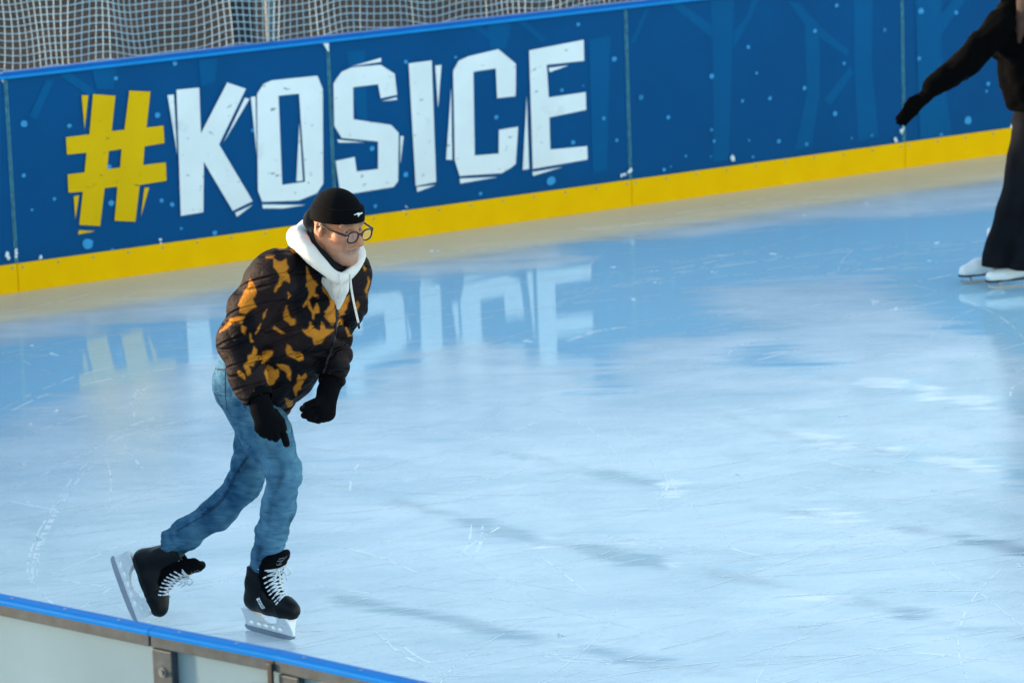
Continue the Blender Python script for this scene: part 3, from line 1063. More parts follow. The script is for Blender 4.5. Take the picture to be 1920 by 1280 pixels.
def quilt(t, v, prev):
    out = prev
    for rot in ((.35, .2, .5), (-.3, .4, -.45)):
        mp = t.n('Mapping'); mp.inputs['Rotation'].default_value = rot
        t.l(v, mp.inputs['Vector'])
        w = t.n('TexWave'); w.bands_direction = 'Z'
        w.inputs['Scale'].default_value = 3.6; w.inputs['Distortion'].default_value = 1.2; w.inputs['Detail'].default_value = 1
        t.l(mp.outputs['Vector'], w.inputs['Vector'])
        r = t.ramp(w.outputs['Fac'], [(.0, (0, 0, 0)), (.10, (1, 1, 1))])
        out = t.bump(r, .9, .009, out)
    return t.bump(t.noise(v, 22, 4, .6), .5, .012, out)


# ---- body (head, neck, trunk and limbs; the clothes are worn over it)
yaw, dip = math.radians(44), math.radians(13)
Fh = np.array([math.sin(yaw), -math.cos(yaw), 0])
Lh = np.array([math.cos(yaw), math.sin(yaw), 0])
F2 = Fh * math.cos(dip) - UZ * math.sin(dip)
U2 = np.cross(F2, Lh); U2 = U2 / np.linalg.norm(U2)
if U2[2] < 0: U2 = -U2
HO = P(631, 420, .40)
HS = 1.02


def H(f, l, u):
    return HO + HS * (F2 * f + Lh * l + U2 * u)


hf = Field(HO - np.array([.2, .2, .24]), HO + np.array([.2, .2, .18]), .0026)
A = np.stack([F2, Lh, U2])
E_ = lambda c, r: hf.ell(H(*c), np.array(r) * HS, A)
C_ = lambda a, b, ra, rb: hf.cone(H(*a), H(*b), ra * HS, rb * HS)
hf.add(E_((-.010, 0, .032), (.093, .073, .080)), 0)
hf.add(E_((.04, 0, -.03), (.062, .055, .088)), .03)
for sd_ in (-1, 1):
    hf.add(C_((.0, sd_ * .051, -.045), (.080, sd_ * .019, -.100), .021, .019), .025)
    hf.add(E_((.052, sd_ * .042, -.066), (.028, .019, .027)), .025)      # jowl
    hf.add(E_((.066, sd_ * .044, -.018), (.024, .022, .020)), .02)       # cheek bone
hf.add(C_((.088, -.006, -.104), (.088, .006, -.104), .021, .021), .02)   # chin
hf.add(E_((.05, 0, -.108), (.045, .036, .020)), .03)                     # soft under-chin
for sd_ in (-1, 1):
    hf.cut(E_((.104, sd_ * .033, .008), (.020, .022, .016)), .018)
    hf.add(E_((.077, sd_ * .032, .006), (.0135, .0135, .0135)), .003)    # eyeball
    hf.add(C_((.088, sd_ * .018, .020), (.080, sd_ * .046, .017), .006, .005), .006)   # upper lid
    hf.add(C_((.086, sd_ * .020, -.008), (.078, sd_ * .044, -.007), .005, .004), .007)  # lower lid bag
    hf.add(C_((.093, sd_ * .012, .030), (.080, sd_ * .050, .032), .010, .009), .014)   # brow
hf.add(C_((.094, 0, .022), (.130, 0, -.026), .0095, .0155), .010)         # nose
hf.add(C_((.122, 0, -.030), (.100, 0, -.036), .012, .010), .01)
for sd_ in (-1, 1):
    hf.add(E_((.106, sd_ * .014, -.029), (.013, .009, .010)), .008)
hf.add(E_((.088, 0, -.056), (.018, .030, .020)), .015)                   # mouth mound
hf.add(C_((.103, -.016, -.058), (.103, .016, -.058), .006, .006), .006)
hf.add(C_((.101, -.014, -.071), (.101, .014, -.071), .007, .007), .007)
hf.cut(C_((.109, -.026, -.070), (.110, 0, -.064), .005, .0045), .004)
hf.cut(C_((.110, 0, -.064), (.105, .026, -.070), .0045, .005), .004)
for sd_ in (-1, 1):
    hf.cut(C_((.107, sd_ * .022, -.036), (.092, sd_ * .038, -.072), .0055, .004), .010)   # fold from nose to mouth
for sd_ in (-1, 1):                                                      # ears
    c = (-.006, sd_ * .080, .0)
    hf.add(hf.ell(H(*c), np.array([.020, .009, .033]) * HS, A), .006)
    hf.cut(hf.ell(H(-.002, sd_ * .090, .003), np.array([.011, .008, .019]) * HS, A), .005)
    hf.add(C_((-.012, sd_ * .084, .024), (.008, sd_ * .082, .022), .005, .004), .004)
    hf.add(hf.ell(H(.002, sd_ * .079, -.027), np.array([.009, .007, .010]) * HS, A), .006)
hf.add(C_((-.03, 0, -.05), (-.05, 0, -.2), .060, .066), .03)             # neck
hf.disp(lambda Q: .0005 * wob(Q, 180, 9))
Vh, Fcs = hf.mesh(0)
L = (Vh - HO) / HS @ A.T
skin = np.tile(np.array([[.50, .225, .125]]), (len(Vh), 1))


def blend(mask, c):
    global skin
    skin = skin * (1 - mask[:, None]) + np.array(c)[None] * mask[:, None]


g3 = lambda c, r: np.exp(-(((L - np.array(c)) / np.array(r)) ** 2).sum(1))
for sd_ in (-1, 1):
    blend(.45 * g3((.075, sd_ * .045, -.025), (.05, .028, .026)), (.66, .28, .20))
    blend(.5 * g3((-.006, sd_ * .084, 0), (.03, .02, .04)), (.66, .29, .21))
    blend(.55 * g3((.092, sd_ * .032, .004), (.03, .02, .010)), (.45, .24, .18))
    blend(.85 * np.clip(g3((.092, sd_ * .032, .033), (.03, .024, .006)) * 1.6, 0, 1), (.15, .11, .09))    # eyebrow
    eye = np.linalg.norm((L - np.array((.077, sd_ * .032, .006))), axis=1)
    blend(((eye < .0150) & (np.abs(L[:, 2] - .006) < .006) & (L[:, 0] > .084)).astype(float) * .55, (.45, .38, .34))
    blend(.95 * ((np.hypot(L[:, 1] - sd_ * .032, L[:, 2] - .005) < .0052) & (L[:, 0] > .084)).astype(float), (.03, .025, .02))
for sd_ in (-1, 1):
    blend(.55 * g3((.014, sd_ * .078, .012), (.016, .02, .022)), (.26, .24, .23))                           # cropped grey hair by the ear
    blend(.60 * np.clip(g3((.093, sd_ * .034, -.052), (.03, .005, .020)) * 1.3, 0, 1), (.30, .13, .09))     # mouth fold
    for du in (-.012, -.004, .004):
        blend(.35 * g3((.066, sd_ * .062, .004 + du * 1.4), (.018, .02, .0022)), (.34, .16, .11))
blend(.5 * g3((.115, 0, -.028), (.03, .02, .018)), (.66, .27, .19))
blend(.6 * g3((.104, 0, -.064), (.03, .022, .011)), (.52, .20, .16))
blend(.95 * np.clip(g3((.104, 0, -.0665), (.03, .026, .0040)) * 1.5, 0, 1), (.10, .035, .03))
blend(.55 * np.clip(g3((.08, 0, -.085), (.07, .06, .034)) * 1.2, 0, 1), (.42, .31, .27))                  # stubble
blend(.10 * np.clip(wob(L, 140, 3) * .5 + .5, 0, 1), (.45, .22, .15))
t = NT('skin')
a = t.attr('tone')
v = t.coords()
t.l(t.mix(.25, a.outputs['Color'], t.ramp(t.noise(v, 90, 4), [(.3, (.6, .55, .52)), (.7, (1, 1, 1))]), 'MULTIPLY'), t.b.inputs['Base Color'])
t.b.inputs['Roughness'].default_value = .55
t.b.inputs['Specular IOR Level'].default_value = .25
t.b.inputs['Subsurface Weight'].default_value = .15
t.b.inputs['Subsurface Radius'].default_value = (.012, .004, .002)
t.b.inputs['Subsurface Scale'].default_value = .5
t.l(t.bump(t.noise(v, 260, 3), .25, .002), t.b.inputs['Normal'])
M_SKIN = t.m

hipR, hipL = P(452, 728, .13), P(505, 718, -.03)
kneeR, kneeL = P(533, 888, .31), P(458, 908, .0)
ankR, ankL = P(493, 1070, .08), P(314, 1024, -.20)
shR, shL = P(513, 516, .43), P(656, 512, .15)
elR, elL = P(444, 642, .37), P(625, 622, .08)
wrR, wrL = P(482, 738, .45), P(622, 708, .25)
neckB = P(606, 486, .32)
waist = P(478, 668, .09)
bf = Field(np.array([-.30, -.66, .1]), np.array([.78, .36, 1.75]), .014)
bf.chain([P(480, 720, .05), waist, P(552, 566, .24), neckB - np.array([0, 0, .03])], [.09, .09, .09, .05], .05)
bf.chain([neckB, HO + np.array([0, 0, -.06])], [.06, .055], .03)
for h_, k_, a_ in ((hipR, kneeR, ankR), (hipL, kneeL, ankL)):
    bf.chain([h_, k_, a_], [.07, .045, .028], .03)
for s_, e_, w_ in ((shR, elR, wrR), (shL, elL, wrL)):
    bf.chain([P(585, 510, .3), s_, e_, w_], [.06, .05, .04, .03], .03)
Vb, Fb = bf.mesh(1)
V_ = np.concatenate([Vh, Vb]); F_ = np.concatenate([Fcs, Fb + len(Vh)])
tone = np.concatenate([skin, np.tile([[.6, .36, .26]], (len(Vb), 1))])
man = field_obj('person', V_, F_, M_SKIN, None, {'tone': tone})
man.location = ROOT
tag(man, 'older skater in orange and black leaf patterned jacket bending forward', 'person')

BV = {}


def bvh(o):
    if o.name not in BV:
        BV[o.name] = BVHTree.FromPolygons([v.co for v in o.data.vertices], [p.vertices for p in o.data.polygons])
    return BV[o.name]


def stick(o, x, y, off=.002):
    """point of garment o that shows at picture point x, y (figure's frame)"""
    d = ray(x, y)
    h = bvh(o).ray_cast(Vector(CAM - ROOT), Vector(d / np.linalg.norm(d)))
    if h[0] is None:
        return None
    n = np.array(h[1])
    if n @ d > 0:
        n = -n
    return np.array(h[0]) + n * off


def stick_line(o, pts, r, n=6, off=.001, mb=None, sides=5):
    Q = [stick(o, x, y, off) for x, y in [tuple(p[:2]) for p in catmull([(a, b, 0) for a, b in pts], n)]]
    Q = [q for q in Q if q is not None]
    mb = mb or MB()
    if len(Q) > 1:
        mb.tube(Q, r, sides)
    return mb


# ---- jeans
jf = Field(np.array([-.24, -.48, .12]), np.array([.46, .40, 1.16]), .0047)
jf.chain([P(474, 655, .09), P(470, 690, .07)], [.120, .126], .02, (np.array([.7, -.7, 0]), .82))
jf.add(jf.cone(P(452, 716, .08), P(470, 740, .06), .100, .09), .05)                   # seat
jf.chain([hipR, P(500, 815, .235), kneeR], [.106, .092, .063], .035)
jf.chain([kneeR, P(522, 948, .24), P(508, 1000, .18), P(499, 1045, .10), P(491, 1078, .075)], [.063, .063, .058, .053, .044], .03)
jf.chain([hipL, P(484, 820, -.01), kneeL], [.104, .084, .063], .035)
jf.chain([kneeL, P(408, 962, -.07), P(350, 1000, -.16), P(322, 1020, -.20), P(308, 1032, -.21)], [.063, .060, .056, .054, .046], .03)


def folds(f, a, b, amp, lam, seed, width=.25):
    """cloth folds around a limb from a to b"""
    ax = (b - a); Lx = np.linalg.norm(ax); ax = ax / Lx

    def fn(Q):
        q = Q - a.astype(np.float32)
        s = q @ ax.astype(np.float32)
        d = np.linalg.norm(q - s[:, None] * ax.astype(np.float32), axis=-1)
        w = np.exp(-((s - Lx / 2) / (Lx * .55)) ** 2) * np.exp(-(d / width) ** 4)
        phs = s * (2 * math.pi / lam) + 2.6 * wob(Q, 9, seed) + 1.3 * wob(Q, 22, seed + 1)
        return amp * w * (1 - 2 * np.abs(np.sin(phs / 2)) ** .8 + .4) * np.clip(.35 + .75 * wob(Q, 13, seed + 2), -.1, 1.3)
    f.disp(fn)


folds(jf, P(525, 850, .28), P(522, 965, .24), .0042, .032, 11, .16)
folds(jf, P(515, 960, .2), P(504, 1058, .13), .0042, .032, 14, .16)
folds(jf, P(478, 850, 0), P(430, 945, -.05), .0038, .034, 17, .14)
folds(jf, P(380, 980, -.1), P(320, 1022, -.2), .004, .034, 21, .14)
folds(jf, P(452, 700, .1), P(485, 800, .2), .006, .06, 25, .2)
jf.disp(lambda Q: .0026 * wob(Q, 26, 5) + .0018 * wob(Q, 80, 6, 9, (.15, .1, 1), 3))
for c, n_ in ((P(494, 1066, .085), P(489, 1088, .075) - P(502, 1030, .11)), (P(300, 1036, -.21), P(290, 1044, -.22) - P(345, 1003, -.16))):
    dl = jf.plane(c, n_)
    rad = np.linalg.norm(jf.P - c.astype(np.float32), axis=-1)
    jf.F = np.where((dl > 0) & (rad < .2), np.maximum(jf.F, dl.astype(np.float32)), jf.F)
Vj, Fj = jf.mesh(1)


def man_px(V):
    return np.stack(to_px(V + ROOT), 1)


def facing(V, Fc):
    n = np.zeros_like(V)
    a = np.cross(V[Fc[:, 1]] - V[Fc[:, 0]], V[Fc[:, 2]] - V[Fc[:, 0]])
    for k in range(4):
        np.add.at(n, Fc[:, k], a)
    n /= np.linalg.norm(n, axis=1)[:, None] + 1e-9
    return (n @ (CAM - ROOT - V).T.mean(1)) / np.linalg.norm((CAM - ROOT - V).mean(0)), n


fj, nj = facing(Vj, Fj)
jp = man_px(Vj)
den = np.array([.018, .092, .190])
fade = np.array([.125, .29, .42])
navy = np.array([.030, .075, .13])
m = .42 + .20 * wob(Vj, 14, 31) + .16 * wob(Vj, 45, 32) + .10 * wob(Vj, 160, 33)
for a, b, r in ((hipR, kneeR, .10), (kneeR, P(515, 980, .2), .05), (hipL, kneeL, .07)):
    s_ = np.clip(((Vj - a) @ (b - a)) / ((b - a) @ (b - a)), 0, 1)
    c_ = a + s_[:, None] * (b - a) + np.array([.06, -.06, 0])
    m += .38 * np.sin(np.pi * np.clip(s_ * .9 + .1, 0, 1)) * np.exp(-(np.linalg.norm(Vj - c_, axis=1) / r) ** 2)
for q_, w_ in ((kneeR, .20), (P(515, 1000, .18), .16), (kneeL, .20), (P(345, 1003, -.16), .16), (hipR, .14)):
    m += .10 * np.exp(-(np.linalg.norm(Vj - q_, axis=1) / w_) ** 2) * np.tanh(1.6 * wob(Vj, 190, 37, 12, (.15, .1, 1), 4))
cj = den + np.clip(m, 0, 1)[:, None] * (fade - den)
k3 = lambda p: [(380 + x / 3.047, 660 + y / 3.047) for x, y in p]
front = fj > -.2
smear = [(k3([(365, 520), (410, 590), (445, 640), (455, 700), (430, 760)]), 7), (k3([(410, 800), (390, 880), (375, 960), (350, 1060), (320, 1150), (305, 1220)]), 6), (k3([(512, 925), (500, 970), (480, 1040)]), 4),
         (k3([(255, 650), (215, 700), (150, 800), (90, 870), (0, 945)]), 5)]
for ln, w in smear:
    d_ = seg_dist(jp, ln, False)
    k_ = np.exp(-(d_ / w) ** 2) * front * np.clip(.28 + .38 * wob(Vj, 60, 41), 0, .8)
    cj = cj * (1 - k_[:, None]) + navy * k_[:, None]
# stripes at knees and cuffs vary the colour by noise, apart from the folds
M_JEAN = fabric('denim', 'dye', .85, .4, 420, crease=.6, cuts=((6, (1, 1, 3.2), (.2, .1, 0)), (11, (1, 1, 3.5), (-.25, .15, .4))))
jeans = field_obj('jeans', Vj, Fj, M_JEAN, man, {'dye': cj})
M_NAVY = simple('dark_stitch', (18, 38, 62), .9)
mb = MB()
for ln in ([(265, 590), (200, 690), (150, 790), (100, 860), (0, 935), (-60, 970), (-150, 1020)], [(258, 586), (193, 685), (142, 785), (92, 853), (0, 925)]):
    stick_line(jeans, k3(ln), .0016, 8, .0005, mb, 4)
mb.build('leg_seam', M_NAVY, jeans)
mb = MB()
for ln in ([(72, 92), (100, 97), (130, 97)], [(130, 97), (128, 180), (132, 260), (142, 330)], [(70, 240), (100, 246), (130, 250)], [(76, 100), (126, 105)], [(142, 330), (120, 320), (95, 280), (72, 240)]):
    stick_line(jeans, k3(ln), .0014, 6, .0005, mb, 4)
mb.build('back_pocket', M_NAVY, jeans)
mb = MB()
for ln in ([(480, 350), (500, 378), (525, 350), (530, 330)], [(195, 190), (210, 240), (240, 320)], [(205, 190), (222, 250), (250, 325)], [(520, 320), (515, 400), (505, 470)]):
    stick_line(jeans, k3(ln), .0014, 6, .0005, mb, 4)
mb.build('front_pocket', M_NAVY, jeans)

# ---- jacket
fb = np.array([.7071, -.7071, 0]); rb = np.array([-.7071, -.7071, 0])
Jf = Field(np.array([-.03, -.66, .76]), np.array([.72, .20, 1.66]), .0052)
hemC = P(498, 714, .09)
axis = neckB - hemC; Lt = np.linalg.norm(axis); axis /= Lt
side = rb - axis * (rb @ axis); side /= np.linalg.norm(side)
frn = np.cross(axis, side); frn = frn if frn @ fb > 0 else -frn
q = Jf.P - hemC.astype(np.float32)
tt = q @ axis.astype(np.float32) / Lt
xs = q @ side.astype(np.float32)
xf = q @ frn.astype(np.float32)
T_ = np.array([-.3, 0, .12, .35, .6, .8, .95, 1.1])
wa = np.interp(tt, T_, [.150, .165, .182, .195, .205, .195, .145, .07])
wb = np.interp(tt, T_, [.125, .135, .155, .160, .150, .130, .095, .06])
co = np.interp(tt, T_, [-.005, .0, .012, .012, -.010, -.025, -.030, -.02])
r_ = np.sqrt((xs / wa) ** 2 + ((xf - co) / wb) ** 2)
body = (r_ - 1) * np.minimum(wa, wb) * .9
Jf.F = np.maximum(body, np.maximum(-(tt + .17) * Lt, (tt - 1.02) * Lt)).astype(np.float32)
Jf.add(Jf.cone(P(585, 505, .30), shR, .085, .086), .05)
Jf.add(Jf.cone(P(600, 505, .26), shL, .085, .080), .05)
Jf.chain([shR, P(472, 580, .41), elR], [.088, .080, .072], .035)
Jf.chain([elR, P(462, 700, .42), P(480, 734, .445)], [.072, .066, .056], .03)
Jf.chain([shL, P(646, 568, .11), elL], [.080, .072, .063], .035)
Jf.chain([elL, P(626, 668, .17), P(621, 706, .25)], [.063, .058, .052], .03)
folds(Jf, P(478, 560, .41), elR, .0085, .075, 51, .13)
folds(Jf, P(440, 650, .38), P(480, 736, .45), .0085, .055, 54, .13)
folds(Jf, P(655, 560, .12), P(625, 706, .25), .008, .06, 57, .12)
folds(Jf, P(540, 640, .2), P(525, 740, .2), .008, .075, 60, .32)
Jf.disp(lambda Q: .006 * wob(Q, 17, 61) + .0034 * wob(Q, 40, 62) + .0014 * wob(Q, 90, 63))
# open front below the chin and the neck hole
Jf.cut(Jf.cone(P(612, 455, .36), P(626, 500, .46), .070, .062), .008)
Jf.cut(Jf.cone(P(636, 500, .50), P(634, 566, .55), .046, .003), .004)
Jf.cut(Jf.cone(P(489, 748, .468), P(500, 790, .48), .050, .050), .004)     # cuff mouths
Jf.cut(Jf.cone(P(619, 716, .27), P(607, 745, .30), .046, .046), .004)
Jf.cut(-tt * 0 + np.where(tt < -.02, np.maximum((r_ - 1) * .1 + .012, -(tt + .6)), 1).astype(np.float32), .002)   # hollow hem
VJ, FJ = Jf.mesh(1)
fJ, nJ = facing(VJ, FJ)
Jp = man_px(VJ)
k2 = lambda p: [(380 + x / 3.047, 440 + y / 3.047) for x, y in p]
BLOB = [[(408, 135), (430, 150), (455, 150), (470, 140), (487, 190), (470, 205), (490, 235), (495, 275), (475, 262), (455, 262), (435, 300), (418, 330), (412, 322), (430, 275), (440, 235), (425, 210), (410, 180)],
        [(272, 255), (300, 290), (306, 330), (290, 360), (302, 415), (270, 430), (250, 452), (212, 440), (215, 410), (200, 400), (225, 360), (245, 320), (262, 290)],
        [(100, 560), (160, 480), (235, 465), (225, 500), (205, 495), (170, 500)], [(505, 85), (560, 82), (590, 110), (605, 150), (590, 145), (570, 110), (520, 100)],
        [(595, 185), (610, 240), (655, 290), (635, 310), (640, 340), (665, 355), (660, 365), (625, 345), (605, 385), (580, 415), (575, 410), (600, 370), (610, 330), (595, 290)],
        [(610, 380), (635, 440), (655, 395), (665, 440), (640, 450), (630, 480), (628, 450), (605, 400)], [(685, 305), (730, 330), (755, 350), (760, 490), (735, 510), (700, 460), (715, 445), (700, 435), (730, 400), (720, 350), (690, 325)],
        [(575, 545), (600, 535), (615, 500), (640, 540), (670, 545), (680, 495), (705, 540), (750, 545), (700, 585), (675, 620), (640, 622), (625, 585), (600, 575)],
        [(480, 630), (500, 640), (510, 665), (560, 670), (572, 710), (550, 718), (520, 700), (485, 690), (475, 660)], [(490, 325), (502, 350), (492, 365), (485, 350)],
        [(480, 405), (490, 440), (500, 475), (522, 485), (522, 510), (505, 515), (490, 495), (470, 480), (465, 440)], [(355, 455), (370, 430), (362, 460), (345, 475)], [(228, 525), (242, 530), (242, 570), (230, 560)],
        [(332, 508), (322, 550), (308, 565), (313, 535)], [(295, 640), (310, 660), (305, 690), (340, 690), (335, 715), (300, 720), (290, 750), (265, 745), (275, 790), (262, 800), (240, 745), (260, 725), (262, 690), (285, 680)],
        [(345, 670), (400, 660), (395, 690), (360, 720), (340, 735)], [(370, 745), (400, 755), (410, 775), (432, 770), (430, 810), (400, 860), (385, 865), (370, 820), (355, 790)],
        [(430, 740), (490, 755), (505, 790), (505, 830), (490, 815), (480, 790), (450, 775)], [(550, 800), (565, 815), (585, 790), (588, 810), (565, 850), (560, 880), (540, 880), (528, 915), (518, 870), (540, 850)],
        [(475, 935), (510, 950), (515, 990), (500, 1000), (485, 975)], [(210, 775), (240, 800), (240, 820), (215, 810), (203, 785)], [(840, 345), (820, 420), (800, 440), (815, 450), (780, 465), (778, 405), (800, 375)],
        [(790, 475), (805, 490), (800, 515), (785, 510), (770, 530), (775, 500)], [(820, 530), (835, 560), (845, 570), (830, 575)], [(945, 240), (955, 270), (945, 310), (935, 350), (930, 320), (945, 280)],
        [(918, 180), (935, 200), (925, 210)], [(540, 960), (560, 960), (560, 1000), (540, 1005)], [(410, 520), (470, 560), (455, 565), (403, 530)], [(305, 890), (330, 890), (325, 905), (303, 905)],
        [(355, 125), (410, 115), (400, 132), (365, 135)], [(420, 70), (475, 58), (472, 74), (440, 84)], [(880, 380), (890, 400), (880, 430), (872, 420)], [(690, 840), (715, 830), (705, 850)], [(270, 565), (280, 590), (290, 610), (278, 612)]]
jit = np.stack([wob(VJ, 70, 71), wob(VJ, 70, 72)], 1) * 1.1 + np.stack([wob(VJ, 160, 73), wob(VJ, 160, 74)], 1) * .7
og = np.full(len(VJ), 9.0)
for b in BLOB:
    og = np.minimum(og, sdist(Jp + jit, np.array(k2(b))))
vis = np.clip((fJ + .05) / .15, 0, 1)
seenm = 1 / (1 + np.exp(np.clip((og - .9) / .45, -30, 30)))
back = 1 / (1 + np.exp(np.clip(-(wob(VJ, 19, 81, 9) + .5 * wob(VJ, 45, 82) - 1.15) / .06, -30, 30)))
om = seenm * vis + back * (1 - vis)
dark = np.array([.006, .0055, .008]); brown = np.array([.022, .0135, .0145])
m = 1 / (1 + np.exp(np.clip(-(wob(VJ, 16, 91, 9) + .5 * wob(VJ, 40, 92)) / .15, -30, 30)))
cJ = dark + m[:, None] * (brown - dark)
orange = np.array([.56, .205, .022])
cJ = cJ * (1 - om[:, None]) + orange * om[:, None]
M_JACK = fabric('printed_quilted_nylon', 'print', .62, .15, 300, quilt)
jacket = field_obj('jacket', VJ, FJ, M_JACK, man, {'print': cJ})
M_KNIT = simple('black_knit', (7, 8, 12), .95, .3, 60, .5, 500, spec=.1)
mb = stick_line(jacket, [(631, 570), (630, 600), (628, 628), (622, 652), (616, 670), (609, 692), (604, 705), (593, 728), (583, 746)], .0042, 6, .0005)
mb.build('zip', M_BLK, jacket)
mb = MB()                                                            # rib cuffs and waistband
mb.tube([P(478, 726, .44), P(483, 736, .45), P(488, 748, .465)], [.050, .054, .049], 24, cap=False)
mb.build('cuff', M_KNIT, jacket, True)
mb = MB()
mb.tube([P(626, 698, .235), P(622, 708, .25), P(618, 718, .27)], [.046, .049, .045], 24, cap=False)
mb.build('cuff', M_KNIT, jacket, True)

# ---- knit rib under the jacket at the back
rb_ = Field(np.array([-.06, -.4, .7]), np.array([.46, .25, 1.2]), .007)
rb_.F = np.maximum((np.sqrt((((rb_.P - hemC.astype(np.float32)) @ side.astype(np.float32)) / .152) ** 2 + (((rb_.P - hemC.astype(np.float32)) @ frn.astype(np.float32)) / .132) ** 2) - 1) * .13,
                   np.abs((rb_.P - hemC.astype(np.float32)) @ axis.astype(np.float32) + .015) - .045).astype(np.float32)
Vr, Fr = rb_.mesh(1)
link('waistband', Vr, Fr, M_KNIT, jacket, True)

# ---- hoodie: thick hood folded round the neck, chest panel, cords
hd = Field(np.array([.18, -.74, 1.12]), np.array([.72, .06, 1.76]), .005)
ring = [P(571, 434, .20), P(558, 444, .32), P(571, 466, .46), P(596, 492, .51), P(624, 516, .535), P(638, 522, .53), P(656, 513, .45), P(671, 486, .36), P(662, 460, .24), P(618, 436, .13), P(592, 428, .14)]
rad = [.038, .037, .028, .023, .019, .018, .017, .020, .028, .036, .038]
ring2 = [np.append(p, r) for p, r in zip(ring, rad)]
ring2 = catmull(ring2 + ring2[:1], 4)
hd.chain([p[:3] for p in ring2], [p[3] for p in ring2], .012)
hd.chain([P(606, 495, .32), P(626, 518, .37), P(634, 550, .38)], [.058, .046, .030], .02)
hd.chain([P(641, 512, .45), P(638, 538, .46), P(634, 578, .43)], [.036, .028, .010], .02)
hd.disp(lambda Q: .0022 * wob(Q, 30, 101) + .0016 * wob(Q, 75, 102) + .0022 * (1 - 2 * np.abs(np.sin(24 * (Q @ np.array([.5, -.3, .8], np.float32)) + 1.6 * wob(Q, 14, 103)))))
hd.cut(hd.cone(P(612, 440, .34), P(628, 490, .45), .062, .056), .012)
Vd, Fd = hd.mesh(1)
M_HOOD = simple('cream_sweat_cloth', (226, 220, 214), .9, .06, 30, .35, 300, spec=.2)
hoodie = link('hoodie', Vd, Fd, M_HOOD, man, True)
mb = MB()
s0 = stick(hoodie, 637, 514, .004)
mb.tube(catmull([s0, P(640, 524, .57), P(638, 540, .55), stick(hoodie, 634, 556, .005)], 6), .0042, 8)
mb.build('drawcord', M_HOOD, hoodie, True)
mb = MB()
s1 = stick(hoodie, 655, 516, .004)
cord = catmull([s1, P(658, 535, .50), P(663, 565, .515), P(672, 605, .53)], 6)
mb.tube(cord, .0042, 8)
mb.tube([cord[-1], cord[-1] + np.array([.002, 0, -.022])], .0046, 8, 1)
mb.build('drawcord', [M_HOOD, M_BLK], hoodie, True)

# ---- neck gaiter
gf = Field(HO + np.array([-.22, -.26, -.30]), HO + np.array([.24, .30, .14]), .005)
gf.chain([HO + HS * (F2 * -.035 - U2 * .075), HO + HS * (F2 * -.018 - U2 * .125)], [.074, .074], .02)
gf.add(gf.cone(H(.02, 0, -.124), H(.004, 0, -.145), .060, .064), .03)
gf.add(gf.ell(H(-.098, -.01, -.010), np.array([.036, .060, .050]), A), .03)
gf.add(gf.ell(P(583, 409, .22), (.024, .03, .020)), .02)
gf.cut(gf.plane(H(-.03, 0, -.058), F2 * .50 + U2 * .86), .006) if False else None
top = gf.plane(H(.0, 0, -.085), U2 * .83 + F2 * .55)
nape = ((gf.P - HO.astype(np.float32)) @ F2.astype(np.float32)) < -.06
gf.F = np.where(nape, gf.F, np.maximum(gf.F, top)).astype(np.float32)
gf.disp(lambda Q: .0025 * wob(Q, 45, 111))
Vg_, Fg_ = gf.mesh(1)
M_GAIT = simple('charcoal_fleece', (34, 40, 48), .95, .3, 50, .4, 300, spec=.15)
link('neck_gaiter', Vg_, Fg_, M_GAIT, man, True)

# ---- beanie
tf = Field(HO + np.array([-.18, -.18, -.06]), HO + np.array([.18, .18, .24]), .0036)
tf.F = tf.ell(H(-.004, 0, .034), np.array([.104, .087, .098]) * HS, A).astype(np.float32)
brim = tf.plane(H(.0, 0, .021), U2 * 1.0 - F2 * .17)
tf.F = np.maximum(tf.F, -brim).astype(np.float32)
cuffd = np.maximum(tf.ell(H(-.003, 0, .034), np.array([.1085, .0915, .122]) * HS, A), np.abs(brim - .026) - .027)
tf.add(cuffd, .004)
tf.disp(lambda Q: .0010 * wob(Q, 50, 121))
Vt, Ft = tf.mesh(1)
beanie = link('beanie', Vt, Ft, M_KNIT, man, True)
kc = lambda p: [(520 + x / 4.268, 330 + y / 4.268) for x, y in p]
LOGO = [(608, 309), (622, 305), (634, 298), (646, 292), (660, 297), (668, 292), (676, 291), (677, 298), (668, 304), (658, 310), (652, 318), (645, 327), (640, 325), (644, 315), (637, 310), (628, 309), (617, 314)]
pts = [stick(beanie, x, y, .0025) for x, y in kc(LOGO)]
if all(p is not None for p in pts):
    c0 = sum(pts) / len(pts)
    MB().add([c0, *pts], [(0, 1 + k, 1 + (k + 1) % len(pts)) for k in range(len(pts))]) if False else None
    fl = [(x, y) for x, y in kc(LOGO)]
    tri = tessellate_polygon([[Vector((x, -y, 0)) for x, y in fl]])
    MB().add(pts, tri).build('emblem', simple('emblem_white', (210, 220, 224), .6), beanie)

